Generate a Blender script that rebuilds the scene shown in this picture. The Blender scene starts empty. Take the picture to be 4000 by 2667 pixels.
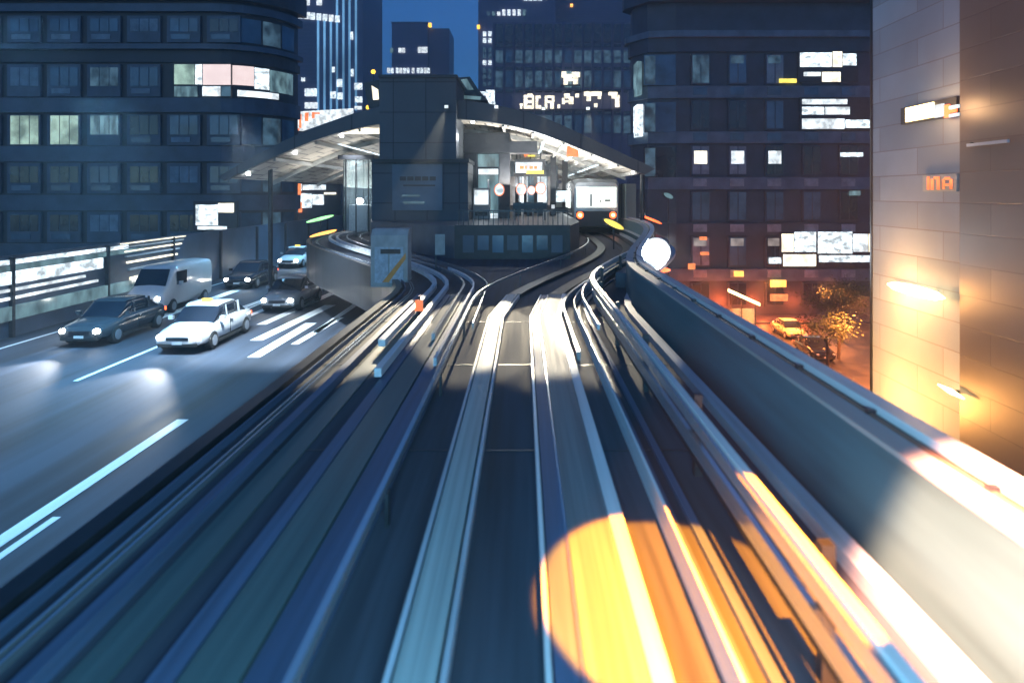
import bpy, math, random
from mathutils import Vector
R = math.radians
random.seed(7)
sc = bpy.context.scene
COL = sc.collection

# ------------------------------------------------------------------ camera, world, exposure
CZ = 12.6                      # camera height above the street; guideway top is about 10 m up
F = 2667.0                     # focal length in photograph pixels
cam_d = bpy.data.cameras.new("camera")
cam = bpy.data.objects.new("camera", cam_d); COL.objects.link(cam)
cam.location = (0, 0, CZ); cam.rotation_euler = (R(90), 0, 0)
cam_d.lens = 24; cam_d.sensor_width = 36
cam_d.shift_y = -(1333.5 - 755) / 4000.0
cam_d.shift_x = -45 / 4000.0
cam_d.clip_start = 0.05; cam_d.clip_end = 3000
cam_d.dof.use_dof = True; cam_d.dof.focus_distance = 33; cam_d.dof.aperture_fstop = 0.8
sc.camera = cam

w = bpy.data.worlds.new("World"); sc.world = w; w.use_nodes = True
nt = w.node_tree; nt.nodes.clear()
sky = nt.nodes.new('ShaderNodeTexSky'); sky.sky_type = 'NISHITA'; sky.sun_disc = False
sky.sun_elevation = R(14); sky.sun_rotation = R(200); sky.altitude = 0; sky.dust_density = 0.6; sky.ozone_density = 5.0
bg = nt.nodes.new('ShaderNodeBackground'); bg.inputs[1].default_value = 0.10
hs = nt.nodes.new('ShaderNodeMix'); hs.data_type = 'RGBA'; hs.blend_type = 'MULTIPLY'; hs.inputs[0].default_value = 1
hs.inputs[7].default_value = (0.38, 0.78, 1.22, 1)
wo = nt.nodes.new('ShaderNodeOutputWorld')
nt.links.new(sky.outputs[0], hs.inputs[6]); nt.links.new(hs.outputs[2], bg.inputs[0]); nt.links.new(bg.outputs[0], wo.inputs[0])

sc.view_settings.view_transform = 'Standard'; sc.view_settings.look = 'None'
sc.view_settings.exposure = 0.0; sc.view_settings.gamma = 1.0
sc.cycles.max_bounces = 6; sc.cycles.diffuse_bounces = 3; sc.cycles.glossy_bounces = 3
sc.cycles.sample_clamp_indirect = 4.0
sc.cycles.use_denoising = True

def aim(o, t):
    d = Vector(t) - o.location
    o.rotation_euler = d.to_track_quat('-Z', 'Y').to_euler()
def area(name, loc, tgt, sx, sy, power, col, parent=None):
    l = bpy.data.lights.new(name, 'AREA'); l.shape = 'RECTANGLE'; l.size = sx; l.size_y = sy
    l.energy = power; l.color = col
    if name == 'road_lamp_light': l.spread = R(105)
    o = bpy.data.objects.new(name, l); COL.objects.link(o); o.location = loc; aim(o, tgt)
    return o
def spot(name, loc, tgt, power, col, ang, blend, rad=0.05):
    l = bpy.data.lights.new(name, 'SPOT'); l.energy = power; l.color = col; l.spot_size = R(ang); l.spot_blend = blend
    l.shadow_soft_size = rad
    o = bpy.data.objects.new(name, l); COL.objects.link(o); o.location = loc; aim(o, tgt)
    return o
def point(name, loc, power, col, rad=0.15):
    l = bpy.data.lights.new(name, 'POINT'); l.energy = power; l.color = col; l.shadow_soft_size = rad
    o = bpy.data.objects.new(name, l); COL.objects.link(o); o.location = loc
    return o

# ------------------------------------------------------------------ materials
MATS = {}
def mat(name, col, rough=0.7, metal=0.0, var=0.25, scale=(1, 1, 1), nscale=3.0, bump=0.0, spec=0.5, coat=0.0):
    if name in MATS: return MATS[name]
    m = bpy.data.materials.new(name); m.use_nodes = True
    n = m.node_tree.nodes; l = m.node_tree.links
    b = n['Principled BSDF']
    b.inputs['Roughness'].default_value = rough; b.inputs['Metallic'].default_value = metal
    b.inputs['Specular IOR Level'].default_value = spec
    if coat: b.inputs['Coat Weight'].default_value = coat; b.inputs['Coat Roughness'].default_value = .12
    tc = n.new('ShaderNodeTexCoord'); mp = n.new('ShaderNodeMapping'); mp.inputs['Scale'].default_value = scale
    l.new(tc.outputs['Object'], mp.inputs['Vector'])
    no = n.new('ShaderNodeTexNoise'); no.inputs['Scale'].default_value = nscale; no.inputs['Detail'].default_value = 6
    l.new(mp.outputs[0], no.inputs['Vector'])
    rp = n.new('ShaderNodeValToRGB'); rp.color_ramp.elements[0].position = .3; rp.color_ramp.elements[1].position = .7
    a = [c * (1 - var) for c in col]; z = [min(1, c * (1 + var)) for c in col]
    rp.color_ramp.elements[0].color = (*a, 1); rp.color_ramp.elements[1].color = (*z, 1)
    l.new(no.outputs['Fac'], rp.inputs[0]); l.new(rp.outputs[0], b.inputs['Base Color'])
    mr = n.new('ShaderNodeMapRange'); mr.inputs[3].default_value = max(.03, rough * .75); mr.inputs[4].default_value = min(1, rough * 1.25)
    l.new(no.outputs['Fac'], mr.inputs[0]); l.new(mr.outputs[0], b.inputs['Roughness'])
    if bump:
        bp = n.new('ShaderNodeBump'); bp.inputs['Strength'].default_value = bump; bp.inputs['Distance'].default_value = .02
        l.new(no.outputs['Fac'], bp.inputs['Height']); l.new(bp.outputs[0], b.inputs['Normal'])
    MATS[name] = m; return m
def emat(name, col, strength, var=0.35, nscale=1.2, scale=(1, 1, 1)):
    """a lit surface: lamp, sign or lit room seen through its window"""
    if name in MATS: return MATS[name]
    m = bpy.data.materials.new(name); m.use_nodes = True
    n = m.node_tree.nodes; l = m.node_tree.links
    b = n['Principled BSDF']; b.inputs['Base Color'].default_value = (.05, .05, .05, 1); b.inputs['Roughness'].default_value = .15
    tc = n.new('ShaderNodeTexCoord'); mp = n.new('ShaderNodeMapping'); mp.inputs['Scale'].default_value = scale
    l.new(tc.outputs['Object'], mp.inputs['Vector'])
    no = n.new('ShaderNodeTexNoise'); no.inputs['Scale'].default_value = nscale; no.inputs['Detail'].default_value = 3
    l.new(mp.outputs[0], no.inputs['Vector'])
    mr = n.new('ShaderNodeMapRange'); mr.inputs[1].default_value = .35; mr.inputs[2].default_value = .65
    mr.inputs[3].default_value = strength * (1 - var); mr.inputs[4].default_value = strength * (1 + var)
    l.new(no.outputs['Fac'], mr.inputs[0]); l.new(mr.outputs[0], b.inputs['Emission Strength'])
    b.inputs['Emission Color'].default_value = (*col, 1)
    MATS[name] = m; return m
def tiled(name, col, mortar, bw, bh, rough=0.6, axis='XZ', msize=0.02, var=.15, offset=0.0, bias=0):
    """masonry or panel cladding, sizes in metres"""
    if name in MATS: return MATS[name]
    m = bpy.data.materials.new(name); m.use_nodes = True
    n = m.node_tree.nodes; l = m.node_tree.links
    b = n['Principled BSDF']; b.inputs['Roughness'].default_value = rough
    tc = n.new('ShaderNodeTexCoord'); sp = n.new('ShaderNodeSeparateXYZ'); cb = n.new('ShaderNodeCombineXYZ')
    l.new(tc.outputs['Object'], sp.inputs[0])
    l.new(sp.outputs['XYZ'.index(axis[0])], cb.inputs[0]); l.new(sp.outputs['XYZ'.index(axis[1])], cb.inputs[1])
    br = n.new('ShaderNodeTexBrick'); br.inputs['Scale'].default_value = 1; br.offset = offset
    br.inputs['Brick Width'].default_value = bw; br.inputs['Row Height'].default_value = bh
    br.inputs['Mortar Size'].default_value = msize; br.inputs['Mortar Smooth'].default_value = .2
    br.inputs['Color1'].default_value = (*[c * (1 - var) for c in col], 1); br.inputs['Color2'].default_value = (*[c * (1 + var) for c in col], 1)
    br.inputs['Mortar'].default_value = (*mortar, 1)
    l.new(cb.outputs[0], br.inputs['Vector'])
    no = n.new('ShaderNodeTexNoise'); no.inputs['Scale'].default_value = .7; no.inputs['Detail'].default_value = 8
    l.new(tc.outputs['Object'], no.inputs['Vector'])
    mr = n.new('ShaderNodeMapRange'); mr.inputs[3].default_value = .7; mr.inputs[4].default_value = 1.25; l.new(no.outputs['Fac'], mr.inputs[0])
    mx = n.new('ShaderNodeMix'); mx.data_type = 'RGBA'; mx.blend_type = 'MULTIPLY'; mx.inputs[0].default_value = 1
    l.new(br.outputs['Color'], mx.inputs[6]); l.new(mr.outputs[0], mx.inputs[7]); l.new(mx.outputs[2], b.inputs['Base Color'])
    bp = n.new('ShaderNodeBump'); bp.inputs['Strength'].default_value = .4; bp.inputs['Distance'].default_value = .02; bp.invert = True
    l.new(br.outputs['Fac'], bp.inputs['Height']); l.new(bp.outputs[0], b.inputs['Normal'])
    MATS[name] = m; return m
def glassmat(name, col, rough=.08, alpha=.35):
    if name in MATS: return MATS[name]
    m = bpy.data.materials.new(name); m.use_nodes = True
    b = m.node_tree.nodes['Principled BSDF']; b.inputs['Base Color'].default_value = (*col, 1)
    b.inputs['Roughness'].default_value = rough; b.inputs['Alpha'].default_value = alpha
    MATS[name] = m; return m

ST = (1, .03, 1)     # long wear marks along the direction of travel
M_ASPH = mat('asphalt', (.034, .042, .060), .72, var=.75, scale=(1, .035, 1), nscale=1.6, bump=.1)
M_STREET = mat('street_asphalt', (.055, .055, .06), .45, var=.4, nscale=.8, bump=.1)
M_DECK = mat('dark_deck', (.042, .052, .075), .75, var=.55, scale=(1.0, .03, 1), nscale=7, bump=.05)
M_SLAB = mat('pale_running_slab', (.34, .41, .42), .5, var=.3, scale=(1, .012, 1), nscale=16)
M_SLABG = mat('grey_running_slab', (.16, .19, .21), .5, var=.35, scale=(1, .012, 1), nscale=16)
M_SLABT = mat('weathered_teal_slab', (.075, .12, .125), .4, var=.25, scale=(1, .02, 1), nscale=12)
M_BLUEP = mat('blue_grey_plate', (.08, .125, .22), .5, metal=.1, var=.25, scale=ST, nscale=16)
M_KERB = mat('pale_kerb', (.45, .52, .60), .45, var=.2, scale=ST, nscale=12)
M_STEEL = mat('bright_steel', (.75, .80, .84), .22, metal=.85, var=.12, scale=ST, nscale=10)
M_RAILP = mat('white_painted_rail', (.78, .82, .85), .3, var=.12, scale=ST, nscale=10)
M_DSTEEL = mat('dark_steel', (.04, .045, .055), .35, metal=.6, var=.3, nscale=4)
M_CONC = mat('parapet_concrete', (.075, .18, .22), .6, var=.22, scale=(1, .08, 1), nscale=4, bump=.1)
M_CONC2 = mat('pale_concrete', (.42, .44, .44), .6, var=.18, scale=(1, .1, 1), nscale=4, bump=.1)
M_CONDUIT = mat('brown_conduit', (.16, .10, .07), .4, var=.3, scale=ST, nscale=9)
M_PANEL = tiled('station_wall_panel', (.07, .09, .115), (.02, .025, .035), 1.45, 1.35, .55, 'XZ', .02, .08)
M_FASC = tiled('roof_fascia_panel', (.075, .09, .11), (.025, .03, .04), 2.6, 9, .5, 'XZ', .03, .08)
M_DARK = mat('dark_painted_metal', (.03, .035, .045), .45, var=.3, nscale=3)
M_SOFFIT = tiled('roof_soffit_panel', (.50, .48, .44), (.14, .14, .15), .75, 1.5, .5, 'XY', .05, .1, .5)
M_PLAT = mat('platform_paving', (.09, .105, .13), .35, var=.2, nscale=2)
M_LB = mat('left_building_cladding', (.030, .036, .050), .45, var=.3, nscale=.6)
M_LBB = mat('left_building_band', (.07, .10, .15), .4, var=.3, nscale=.8)
M_RB = mat('right_building_cladding', (.045, .065, .095), .5, var=.3, nscale=.6)
M_RBB = mat('right_building_band', (.11, .16, .22), .45, var=.3, nscale=.8)
M_GLAZ = mat('dark_window_glass', (.015, .02, .03), .12, var=.4, nscale=.5, spec=.8)
M_GLAZB = mat('blue_window_glass', (.06, .13, .20), .15, var=.5, nscale=.5, spec=.8)
M_CURT = mat('pale_window_blind', (.24, .30, .36), .6, var=.3, nscale=1.5)
M_TOW = mat('tower_cladding', (.09, .10, .19), .5, var=.2, nscale=.15)
M_TOW2 = mat('violet_tower_cladding', (.12, .12, .22), .5, var=.2, nscale=.15)
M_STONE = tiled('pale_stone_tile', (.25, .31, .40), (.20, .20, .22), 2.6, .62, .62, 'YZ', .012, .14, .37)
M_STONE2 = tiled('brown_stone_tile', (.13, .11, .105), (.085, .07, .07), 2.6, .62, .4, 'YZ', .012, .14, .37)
M_WHITEP = mat('white_car_paint', (.72, .74, .76), .25, var=.03, coat=.8)
M_SILVP = mat('silver_car_paint', (.45, .48, .52), .25, metal=.4, var=.03, coat=.8)
M_BLACKP = mat('black_car_paint', (.02, .02, .025), .2, var=.05, coat=.8)
M_YELP = mat('cream_car_paint', (.65, .55, .30), .28, var=.03, coat=.8)
M_RUB = mat('tyre_rubber', (.02, .02, .02), .8, var=.2)
M_BARK = mat('tree_bark', (.07, .05, .035), .85, var=.4, nscale=6)
M_LEAF = mat('tree_leaf', (.05, .085, .03), .6, var=.5, nscale=2)
M_LINE = mat('road_line_paint', (.8, .82, .82), .5, var=.1, scale=ST, nscale=9)
M_ORANGE = mat('orange_stripe_paint', (.75, .30, .06), .4, var=.15)
M_GLASS = glassmat('pale_glass', (.5, .65, .7), .08, .30)
M_FROST = glassmat('frosted_glass', (.45, .52, .45), .4, .75)
E_WHITE = emat('lit_white', (.86, .95, 1.0), 1.3, .45, 1.3)
E_COOL = emat('lit_cool_white', (.80, .93, 1.0), 1.5, .6, 1.6, (1, 1, 1.5))
E_LAMP = emat('lamp_white', (.95, .98, 1.0), 30, .05)
E_WARM = emat('lit_warm_white', (1.0, .90, .68), 2.0, .35)
E_PINK = emat('lit_pink_blind', (1.0, .80, .78), 1.05, .05)
E_GREEN = emat('lit_pale_green_room', (.55, .80, .66), .55, .5, .9)
E_TEAL = emat('lit_teal_room', (.35, .62, .70), .35, .6, 1.1, (2, 1, .6))
E_DIM = emat('dim_blue_room', (.16, .33, .48), .22, .7, 1.0)
E_DIMW = emat('dim_warm_room', (.75, .66, .62), .38, .4, 1.0)
E_STRIP = emat('blue_facade_light', (.22, .55, .95), .75, .45, .05)
E_ORANGE = emat('lit_orange', (1.0, .42, .08), 3.5, .3)
E_RED = emat('lit_red', (1.0, .12, .03), 4.0, .2)
E_REDS = emat('sign_red', (1.0, .25, .08), 1.4, .3, 3)
E_AMBER = emat('amber_beacon', (1.0, .55, .05), 3.0, .1)
E_YEL = emat('lit_yellow', (1.0, .78, .12), 1.6, .2)
E_GRN = emat('lit_green', (.35, 1.0, .35), 2.2, .2)
E_HEAD = emat('headlamp', (1.0, .97, .88), 70, .05)
E_SODIUM = emat('sodium_lamp', (1.0, .72, .30), 8, .15)

# ------------------------------------------------------------------ mesh helpers
class MB:
    def __init__(s): s.v = []; s.f = []
    def box(s, x0, x1, y0, y1, z0, z1):
        b = len(s.v)
        s.v += [(x0, y0, z0), (x1, y0, z0), (x1, y1, z0), (x0, y1, z0), (x0, y0, z1), (x1, y0, z1), (x1, y1, z1), (x0, y1, z1)]
        s.f += [tuple(b + i for i in q) for q in ((0, 3, 2, 1), (4, 5, 6, 7), (0, 1, 5, 4), (1, 2, 6, 5), (2, 3, 7, 6), (3, 0, 4, 7))]
        return s
    def poly(s, pts):
        b = len(s.v); s.v += list(pts); s.f.append(tuple(range(b, b + len(pts)))); return s
    def loft(s, secs, closed=True, caps=True):
        b = len(s.v); n = len(secs[0])
        for c in secs: s.v += list(c)
        for i in range(len(secs) - 1):
            for j in range(n if closed else n - 1):
                k = (j + 1) % n
                s.f.append((b + i * n + j, b + i * n + k, b + (i + 1) * n + k, b + (i + 1) * n + j))
        if caps and closed:
            s.f.append(tuple(b + j for j in range(n))[::-1]); s.f.append(tuple(b + (len(secs) - 1) * n + j for j in range(n)))
        return s
    def tube(s, pts, r, n=8, r2=None):
        secs = []
        for i, p in enumerate(pts):
            a = Vector(pts[max(0, i - 1)]); c = Vector(pts[min(len(pts) - 1, i + 1)]); d = (c - a).normalized()
            u = d.orthogonal().normalized() if abs(d.z) < .9 else Vector((1, 0, 0)); u = (u - d * u.dot(d)).normalized(); v = d.cross(u)
            rr = r if r2 is None else r + (r2 - r) * i / max(1, len(pts) - 1)
            secs.append([tuple(Vector(p) + u * rr * math.cos(2 * math.pi * k / n) + v * rr * math.sin(2 * math.pi * k / n)) for k in range(n)])
        return s.loft(secs)
    def ball(s, c, r, n=12, m=8, sz=1):
        secs = []
        for i in range(1, m):
            t = math.pi * i / m
            secs.append([(c[0] + r * math.sin(t) * math.cos(2 * math.pi * k / n), c[1] + r * math.sin(t) * math.sin(2 * math.pi * k / n), c[2] - sz * r * math.cos(t)) for k in range(n)])
        return s.loft(secs)
    def build(s, name, m, parent=None, smooth=False, bevel=0):
        me = bpy.data.meshes.new(name); me.from_pydata(s.v, [], s.f); me.update()
        o = bpy.data.objects.new(name, me); COL.objects.link(o)
        if m: me.materials.append(m)
        if smooth:
            for p in me.polygons: p.use_smooth = True
            mo = o.modifiers.new('split', 'EDGE_SPLIT'); mo.split_angle = R(38)
        if bevel:
            mo = o.modifiers.new('bevel', 'BEVEL'); mo.width = bevel; mo.segments = 2; mo.limit_method = 'ANGLE'
        if parent is not None:
            o.parent = parent
            if parent.location.length or parent.rotation_euler.z:
                # vertices are written in world space: keep them there
                o.matrix_parent_inverse = PINV(parent)
        return o
def PINV(p):
    from mathutils import Matrix
    chain = Matrix.Identity(4); q = p
    while q is not None:
        chain = (Matrix.Translation(q.location) @ q.rotation_euler.to_matrix().to_4x4()) @ chain if q.type == 'EMPTY' else chain
        q = q.parent
    return chain.inverted()
def tag(o, label=None, cat=None, group=None, kind=None):
    if label: o['label'] = label
    if cat: o['category'] = cat
    if group: o['group'] = group
    if kind: o['kind'] = kind
    return o
def thing(name, label, cat, loc=(0, 0, 0), rz=0, group=None):
    o = bpy.data.objects.new(name, None); COL.objects.link(o); o.location = loc; o.rotation_euler = (0, 0, rz); o.empty_display_size = .3
    return tag(o, label, cat, group)
def copy_tree(o, parent=None):
    c = o.copy(); COL.objects.link(c); c.parent = parent
    if parent is not None: c.matrix_parent_inverse = o.matrix_parent_inverse.copy()
    for ch in o.children: copy_tree(ch, c)
    return c
def bx(name, m, parent, x0, x1, y0, y1, z0, z1, bevel=0):
    return MB().box(x0, x1, y0, y1, z0, z1).build(name, m, parent, bevel=bevel)
def X(px, D): return (px - 2045) * D / F
def Z(py, D): return CZ - (py - 755) * D / F
def PB(name, m, parent, D, px0, py0, px1, py1, depth, bevel=0):
    """box whose front face lies at distance D and whose back is depth metres behind"""
    return bx(name, m, parent, X(px0, D), X(px1, D), D, D + depth, Z(py1, D), Z(py0, D), bevel)
def sst(t): t = max(0, min(1, t)); return t * t * (3 - 2 * t)
def ds(a, b, step):
    n = max(1, int(math.ceil((b - a) / step))); return [a + (b - a) * i / n for i in range(n + 1)]

def s1(D): return 3.94 * sst((D - 15) / 15.0)
def sq(D): return 2.75 * sst((D - 16) / 16.0)
def s2(D): return -7.0 * sst((D - 18) / 16.0)
def zs(D): return CZ - 2.6 + .45 * sst((D - 17) / 18.0)
def run(name, m, parent, x0, x1, z0, z1, sh, Ds, zf=zs):
    """bar of rectangular section laid along a track"""
    secs = []
    for D in Ds:
        a = sh(D); z = zf(D)
        secs.append([(a + x0, D, z + z0), (a + x1, D, z + z0), (a + x1, D, z + z1), (a + x0, D, z + z1)])
    return MB().loft(secs).build(name, m, parent)

# ------------------------------------------------------------------ setting: street, elevated road
o = MB().poly([(-390, -190, 0), (390, -190, 0), (390, 590, 0), (-390, 590, 0)]).build('ground', M_STREET); tag(o, kind='structure')
bx('pavement', M_PLAT, None, 8.6, 60, 66, 70, .004, .14); tag(bpy.data.objects['pavement'], kind='structure')
ZR = CZ - 5.5
def rc(D): return -2.0 * sst((D - 60) / 80.0)
Dr = ds(-6, 200, 6)
secs = [[(-20 + rc(D), D, ZR - .9), (-5.6 + rc(D), D, ZR - .9), (-5.6 + rc(D), D, ZR), (-20 + rc(D), D, ZR)] for D in Dr]
o = MB().loft(secs).build('elevated_road', M_ASPH); tag(o, kind='structure')
mk = MB()
for y0, y1 in ((-6, 16.6), (31, 36), (42, 48), (54, 60), (66, 72)):
    mk.box(-8.42, -8.14, y0, y1, ZR + .004, ZR + .008)
mk.box(-8.0, -7.86, -6, 11.6, ZR + .004, ZR + .008)
for y in range(-4, 120, 12): mk.box(-13.2, -13.05, y, y + 6, ZR + .004, ZR + .008)
mk.box(-18.6, -18.45, -6, 120, ZR + .004, ZR + .008); mk.box(-6.3, -6.15, -6, 120, ZR + .004, ZR + .008)
def rp(px, py): D = 5.5 * F / (py - 755); return X(px, D), D
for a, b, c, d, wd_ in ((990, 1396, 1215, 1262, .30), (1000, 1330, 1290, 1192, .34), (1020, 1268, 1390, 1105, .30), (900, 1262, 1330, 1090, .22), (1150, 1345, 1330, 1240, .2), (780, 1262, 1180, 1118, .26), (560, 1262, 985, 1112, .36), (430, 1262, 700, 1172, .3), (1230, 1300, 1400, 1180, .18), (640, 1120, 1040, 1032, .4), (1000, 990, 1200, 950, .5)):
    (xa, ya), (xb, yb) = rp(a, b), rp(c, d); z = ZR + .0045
    mk.poly([(xa - wd_ * .7, ya, z), (xa + wd_ * .7, ya, z), (xb + wd_ * .8, yb, z), (xb - wd_ * .8, yb, z)])  # pale stripes painted in the shape of light streaks along the road
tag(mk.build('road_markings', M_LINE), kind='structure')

# ------------------------------------------------------------------ the guideway we travel on
gw = thing('guideway', 'elevated concrete guideway with pale running slabs and steel rails leading to the station', 'guideway')
Dn = ds(-1, 14, 5) + ds(15, 46, 1.0)
secs = []
for D in Dn:
    a, b, z = s2(D) - 3.3, sq(D) + 2.6, zs(D)
    secs.append([(a, D, z - 1.6), (b, D, z - 1.6), (b, D, z - .12), (a, D, z - .12)])
MB().loft(secs).build('deck', M_DECK, gw)
Dslab = ds(-1, 17.6, 3.1)
def joints(Ds): return Ds
run('running_slab', M_SLAB, gw, -.70, -.47, -.118, .0, s1, Dslab)
run('slab_edge_strip', M_KERB, gw, -.755, -.72, -.12, -.01, s1, Dslab)
run('slab_edge_strip', M_KERB, gw, -.45, -.415, -.12, -.01, s1, Dslab)
run('running_slab', M_SLABG, gw, .34, .68, -.118, .0, s1, Dslab)
run('slab_edge_strip', M_RAILP, gw, .684, .80, -.12, .012, s1, Dslab)
run('signal_cable_rail', M_RAILP, gw, .12, .155, -.12, -.01, s1, Dslab)
run('cable_trough_cover', M_BLUEP, gw, .17, .315, -.12, -.02, s1, Dslab)
run('signal_cable_rail', M_STEEL, gw, .318, .335, -.12, -.004, s1, Dslab)
run('guide_rail', M_STEEL, gw, -1.145, -1.10, .20, .28, s1, ds(-1, 15, 4) + ds(16, 30, 1))
run('cable_trough_cover', M_BLUEP, gw, -1.50, -1.22, -.12, -.01, s2, ds(-1, 17.6, 3.1))
run('running_slab', M_SLABT, gw, -1.85, -1.52, -.118, .0, s2, Dslab)
run('cable_trough_cover', M_BLUEP, gw, -2.02, -1.87, -.12, -.005, s2, Dslab)
run('running_slab', M_SLABT, gw, -2.56, -2.30, -.118, -.10, s2, Dslab)
run('slab_edge_strip', M_BLUEP, gw, -2.74, -2.64, -.12, .0, s2, Dslab)
run('guide_rail', M_STEEL, gw, -2.98, -2.96, -.119, -.06, s2, ds(-1, 17, 3) + ds(18, 40, 1))
run('guide_rail', M_STEEL, gw, -3.05, -3.03, -.119, -.06, s2, ds(-1, 17, 3) + ds(18, 40, 1))
run('guide_rail', M_BLUEP, gw, -3.21, -3.19, -.12, -.03, s2, ds(-1, 17, 3) + ds(18, 40, 1))
run('signal_cable_rail', M_RAILP, gw, 1.12, 1.145, -.12, .1, s1, ds(-1, 15, 4) + ds(16, 36, 1))
run('cable_trough_cover', M_BLUEP, gw, 1.22, 1.27, -.12, -.1, s1, ds(-1, 15, 4) + ds(16, 36, 1))
run('cable_trough_cover', M_BLUEP, gw, 1.36, 1.43, -.12, -.08, s1, ds(-1, 15, 4) + ds(16, 36, 1))
Dl = ds(-1, 15, 4) + ds(16, 44, 1)
run('guide_rail', M_STEEL, gw, 1.555, 1.60, .22, .36, s1, Dl)
run('guide_rail', M_DSTEEL, gw, 1.60, 1.64, .10, .22, s1, Dl)
run('power_rail', M_STEEL, gw, 1.50, 1.525, .52, .62, s1, Dl)
run('power_rail', M_RAILP, gw, 1.545, 1.61, .50, .64, s1, Dl)
run('walkway_kerb', M_KERB, gw, 2.32, 2.48, -.12, .0, s1, Dl)
# beyond the slabs: dark plates and bright curved rails of the junction
Dj = ds(17.75, 44, .8)
run('switch_plate', M_DSTEEL, gw, -.75, -.42, -.118, -.02, s1, Dj)
run('switch_plate', M_DSTEEL, gw, .325, .68, -.118, -.02, s1, Dj)
run('guide_rail', M_STEEL, gw, .86, .92, -.1, .05, s1, ds(11, 44, .8))
run('guide_rail', M_RAILP, gw, 1.30, 1.34, .2, .3, s1, ds(12, 44, .8))
run('walkway', M_LBB, gw, 1.78, 2.22, -.12, .30, s1, ds(19.5, 44, .8))
for a, b, m, d0, d1 in ((-2.1, -2.0, M_RAILP, 9.6, 40), (-1.62, -1.56, M_STEEL, 12, 40), (-1.35, -1.3, M_RAILP, 10.2, 22), (-2.45, -2.33, M_RAILP, 11.5, 40), (-.98, -.95, M_STEEL, 13, 40)):
    run('junction_rail', m, gw, a, b, .02, .14, s2, ds(d0, d1, .8))  # pale bars added in the shape of light streaks across the left deck
for i in range(12):      # posts that carry the side rails
    D = 1.0 + i * 2.8
    a = s1(D); z = zs(D)
    MB().box(a + 1.645, a + 1.72, D - .04, D + .04, z - .25, z + .66).box(a + 1.56, a + 1.645, D - .03, D + .03, z + .42, z + .48).build('rail_post', M_DSTEEL, gw)
for i in range(9):
    D = 2.0 + i * 3.6; z = zs(D); a = s2(D)
    MB().box(s1(D) - 1.13, s1(D) - 1.12 + .02, D - .05, D + .05, z - .25, z + .16).build('rail_post', M_DSTEEL, gw)
for D in (-.5, 3.6, 7.2, 10.8, 14.4):     # expansion joints
    MB().box(-3.28, 2.3, D, D + .03, CZ - 2.716, CZ - 2.712).build('expansion_joint', M_DSTEEL, gw)
for D in range(2, 60, 19):                # piers
    a = (s1(D) + s2(D)) / 2
    MB().box(a - 1.2, a + .9, D - 1, D + 1, 0, zs(D) - 1.6).build('pier', M_CONC, gw)

# right-hand parapet
pw = thing('parapet_wall', 'teal grey concrete parapet with white coping along the right of the guideway', 'wall')
Dp = ds(-1, 15, 4) + ds(16, 46, 1.0)
run('wall', M_CONC, pw, 2.602, 2.78, -1.6, .76, sq, Dp)
run('ledge', M_CONC2, pw, 2.60, 2.80, .762, .80, sq, Dp)
run('outer_wall', M_CONC, pw, 2.90, 3.02, -1.6, .80, sq, Dp)
run('coping', M_RAILP, pw, 2.88, 3.04, .802, .87, sq, Dp)
secs = MB()
for k in range(2):
    secs.tube([(sq(D) + 2.83 + .045 * k, D, zs(D) + .79 - .06 * k) for D in Dp], .024, 6)
secs.build('conduit', M_CONDUIT, pw)
for i in range(14):
    D = 1 + 3 * i
    MB().box(sq(D) + 2.782, sq(D) + 2.898, D, D + .12, zs(D) + .3, zs(D) + .70).build('bracket', M_DSTEEL, pw)

for i in range(16):
    D = 1.2 + i * 1.45
    MB().box(sq(D) + 2.80, sq(D) + 2.87, D, D + .05, zs(D) + .74, zs(D) + .835).build('cable_clip', M_DSTEEL, pw)
# low kerb wall on the left edge
lw = thing('kerb_wall', 'low dark blue edge beam along the left side of the guideway', 'wall')
run('wall', M_DSTEEL, lw, -3.48, -3.302, -1.6, -.02, s2, Dp)

# equipment cabinet beside the junction
cb = thing('equipment_cabinet', 'pale grey trackside cabinet with an orange diagonal stripe, left of the junction', 'cabinet', (X(1522, 20.5), 20.5, zs(20) - .25))
cx0, cx1 = X(1448, 20.5), X(1592, 20.5)
MB().loft([[(cx0 + .1 * (i > 4) * (i - 4) * .5, y, z) for i, (y, z) in ((0, (20.5, zs(20) - .25)),)] for _ in (0,)], caps=False) if False else None
zb = zs(20) - .25
prof = [(20.5, zb), (20.5, zb + 1.25), (20.56, zb + 1.55), (20.72, zb + 1.72), (21.2, zb + 1.74), (21.2, zb)]
MB().loft([[(cx0, y, z) for y, z in prof], [(cx1, y, z) for y, z in prof]]).build('body', M_CONC2, cb)
bx('door', M_KERB, cb, cx0 + .12, (cx0 + cx1) / 2 - .02, 20.47, 20.498, zb + .12, zb + 1.2, .01)
bx('door', M_KERB, cb, (cx0 + cx1) / 2 + .02, cx1 - .12, 20.47, 20.498, zb + .12, zb + 1.2, .01)
m_ = MB(); m_.poly([(cx0 + .35, 20.462, zb + .15), (cx0 + .55, 20.462, zb + .15), (cx1 - .05, 20.462, zb + .85), (cx1 - .05, 20.462, zb + .68 + .35)])
m_.build('stripe', M_ORANGE, cb)
bx('vent', M_DSTEEL, cb, cx0 + .3, cx0 + .9, 20.465, 20.469, zb + 1.0, zb + 1.14)

# orange marker board at the foot of the junction
mb = thing('marker_board', 'small red and amber reflector board on the guideway edge left of the rails', 'marker', (X(1637, 14.6), 14.6, CZ - 2.85))
bx('post', M_DSTEEL, mb, X(1637, 14.6) - .02, X(1637, 14.6) + .02, 14.62, 14.66, CZ - 2.85, CZ - 2.2)
bx('board', E_REDS, mb, X(1622, 14.6), X(1652, 14.6), 14.58, 14.618, Z(1215, 14.6), Z(1172, 14.6))

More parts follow.
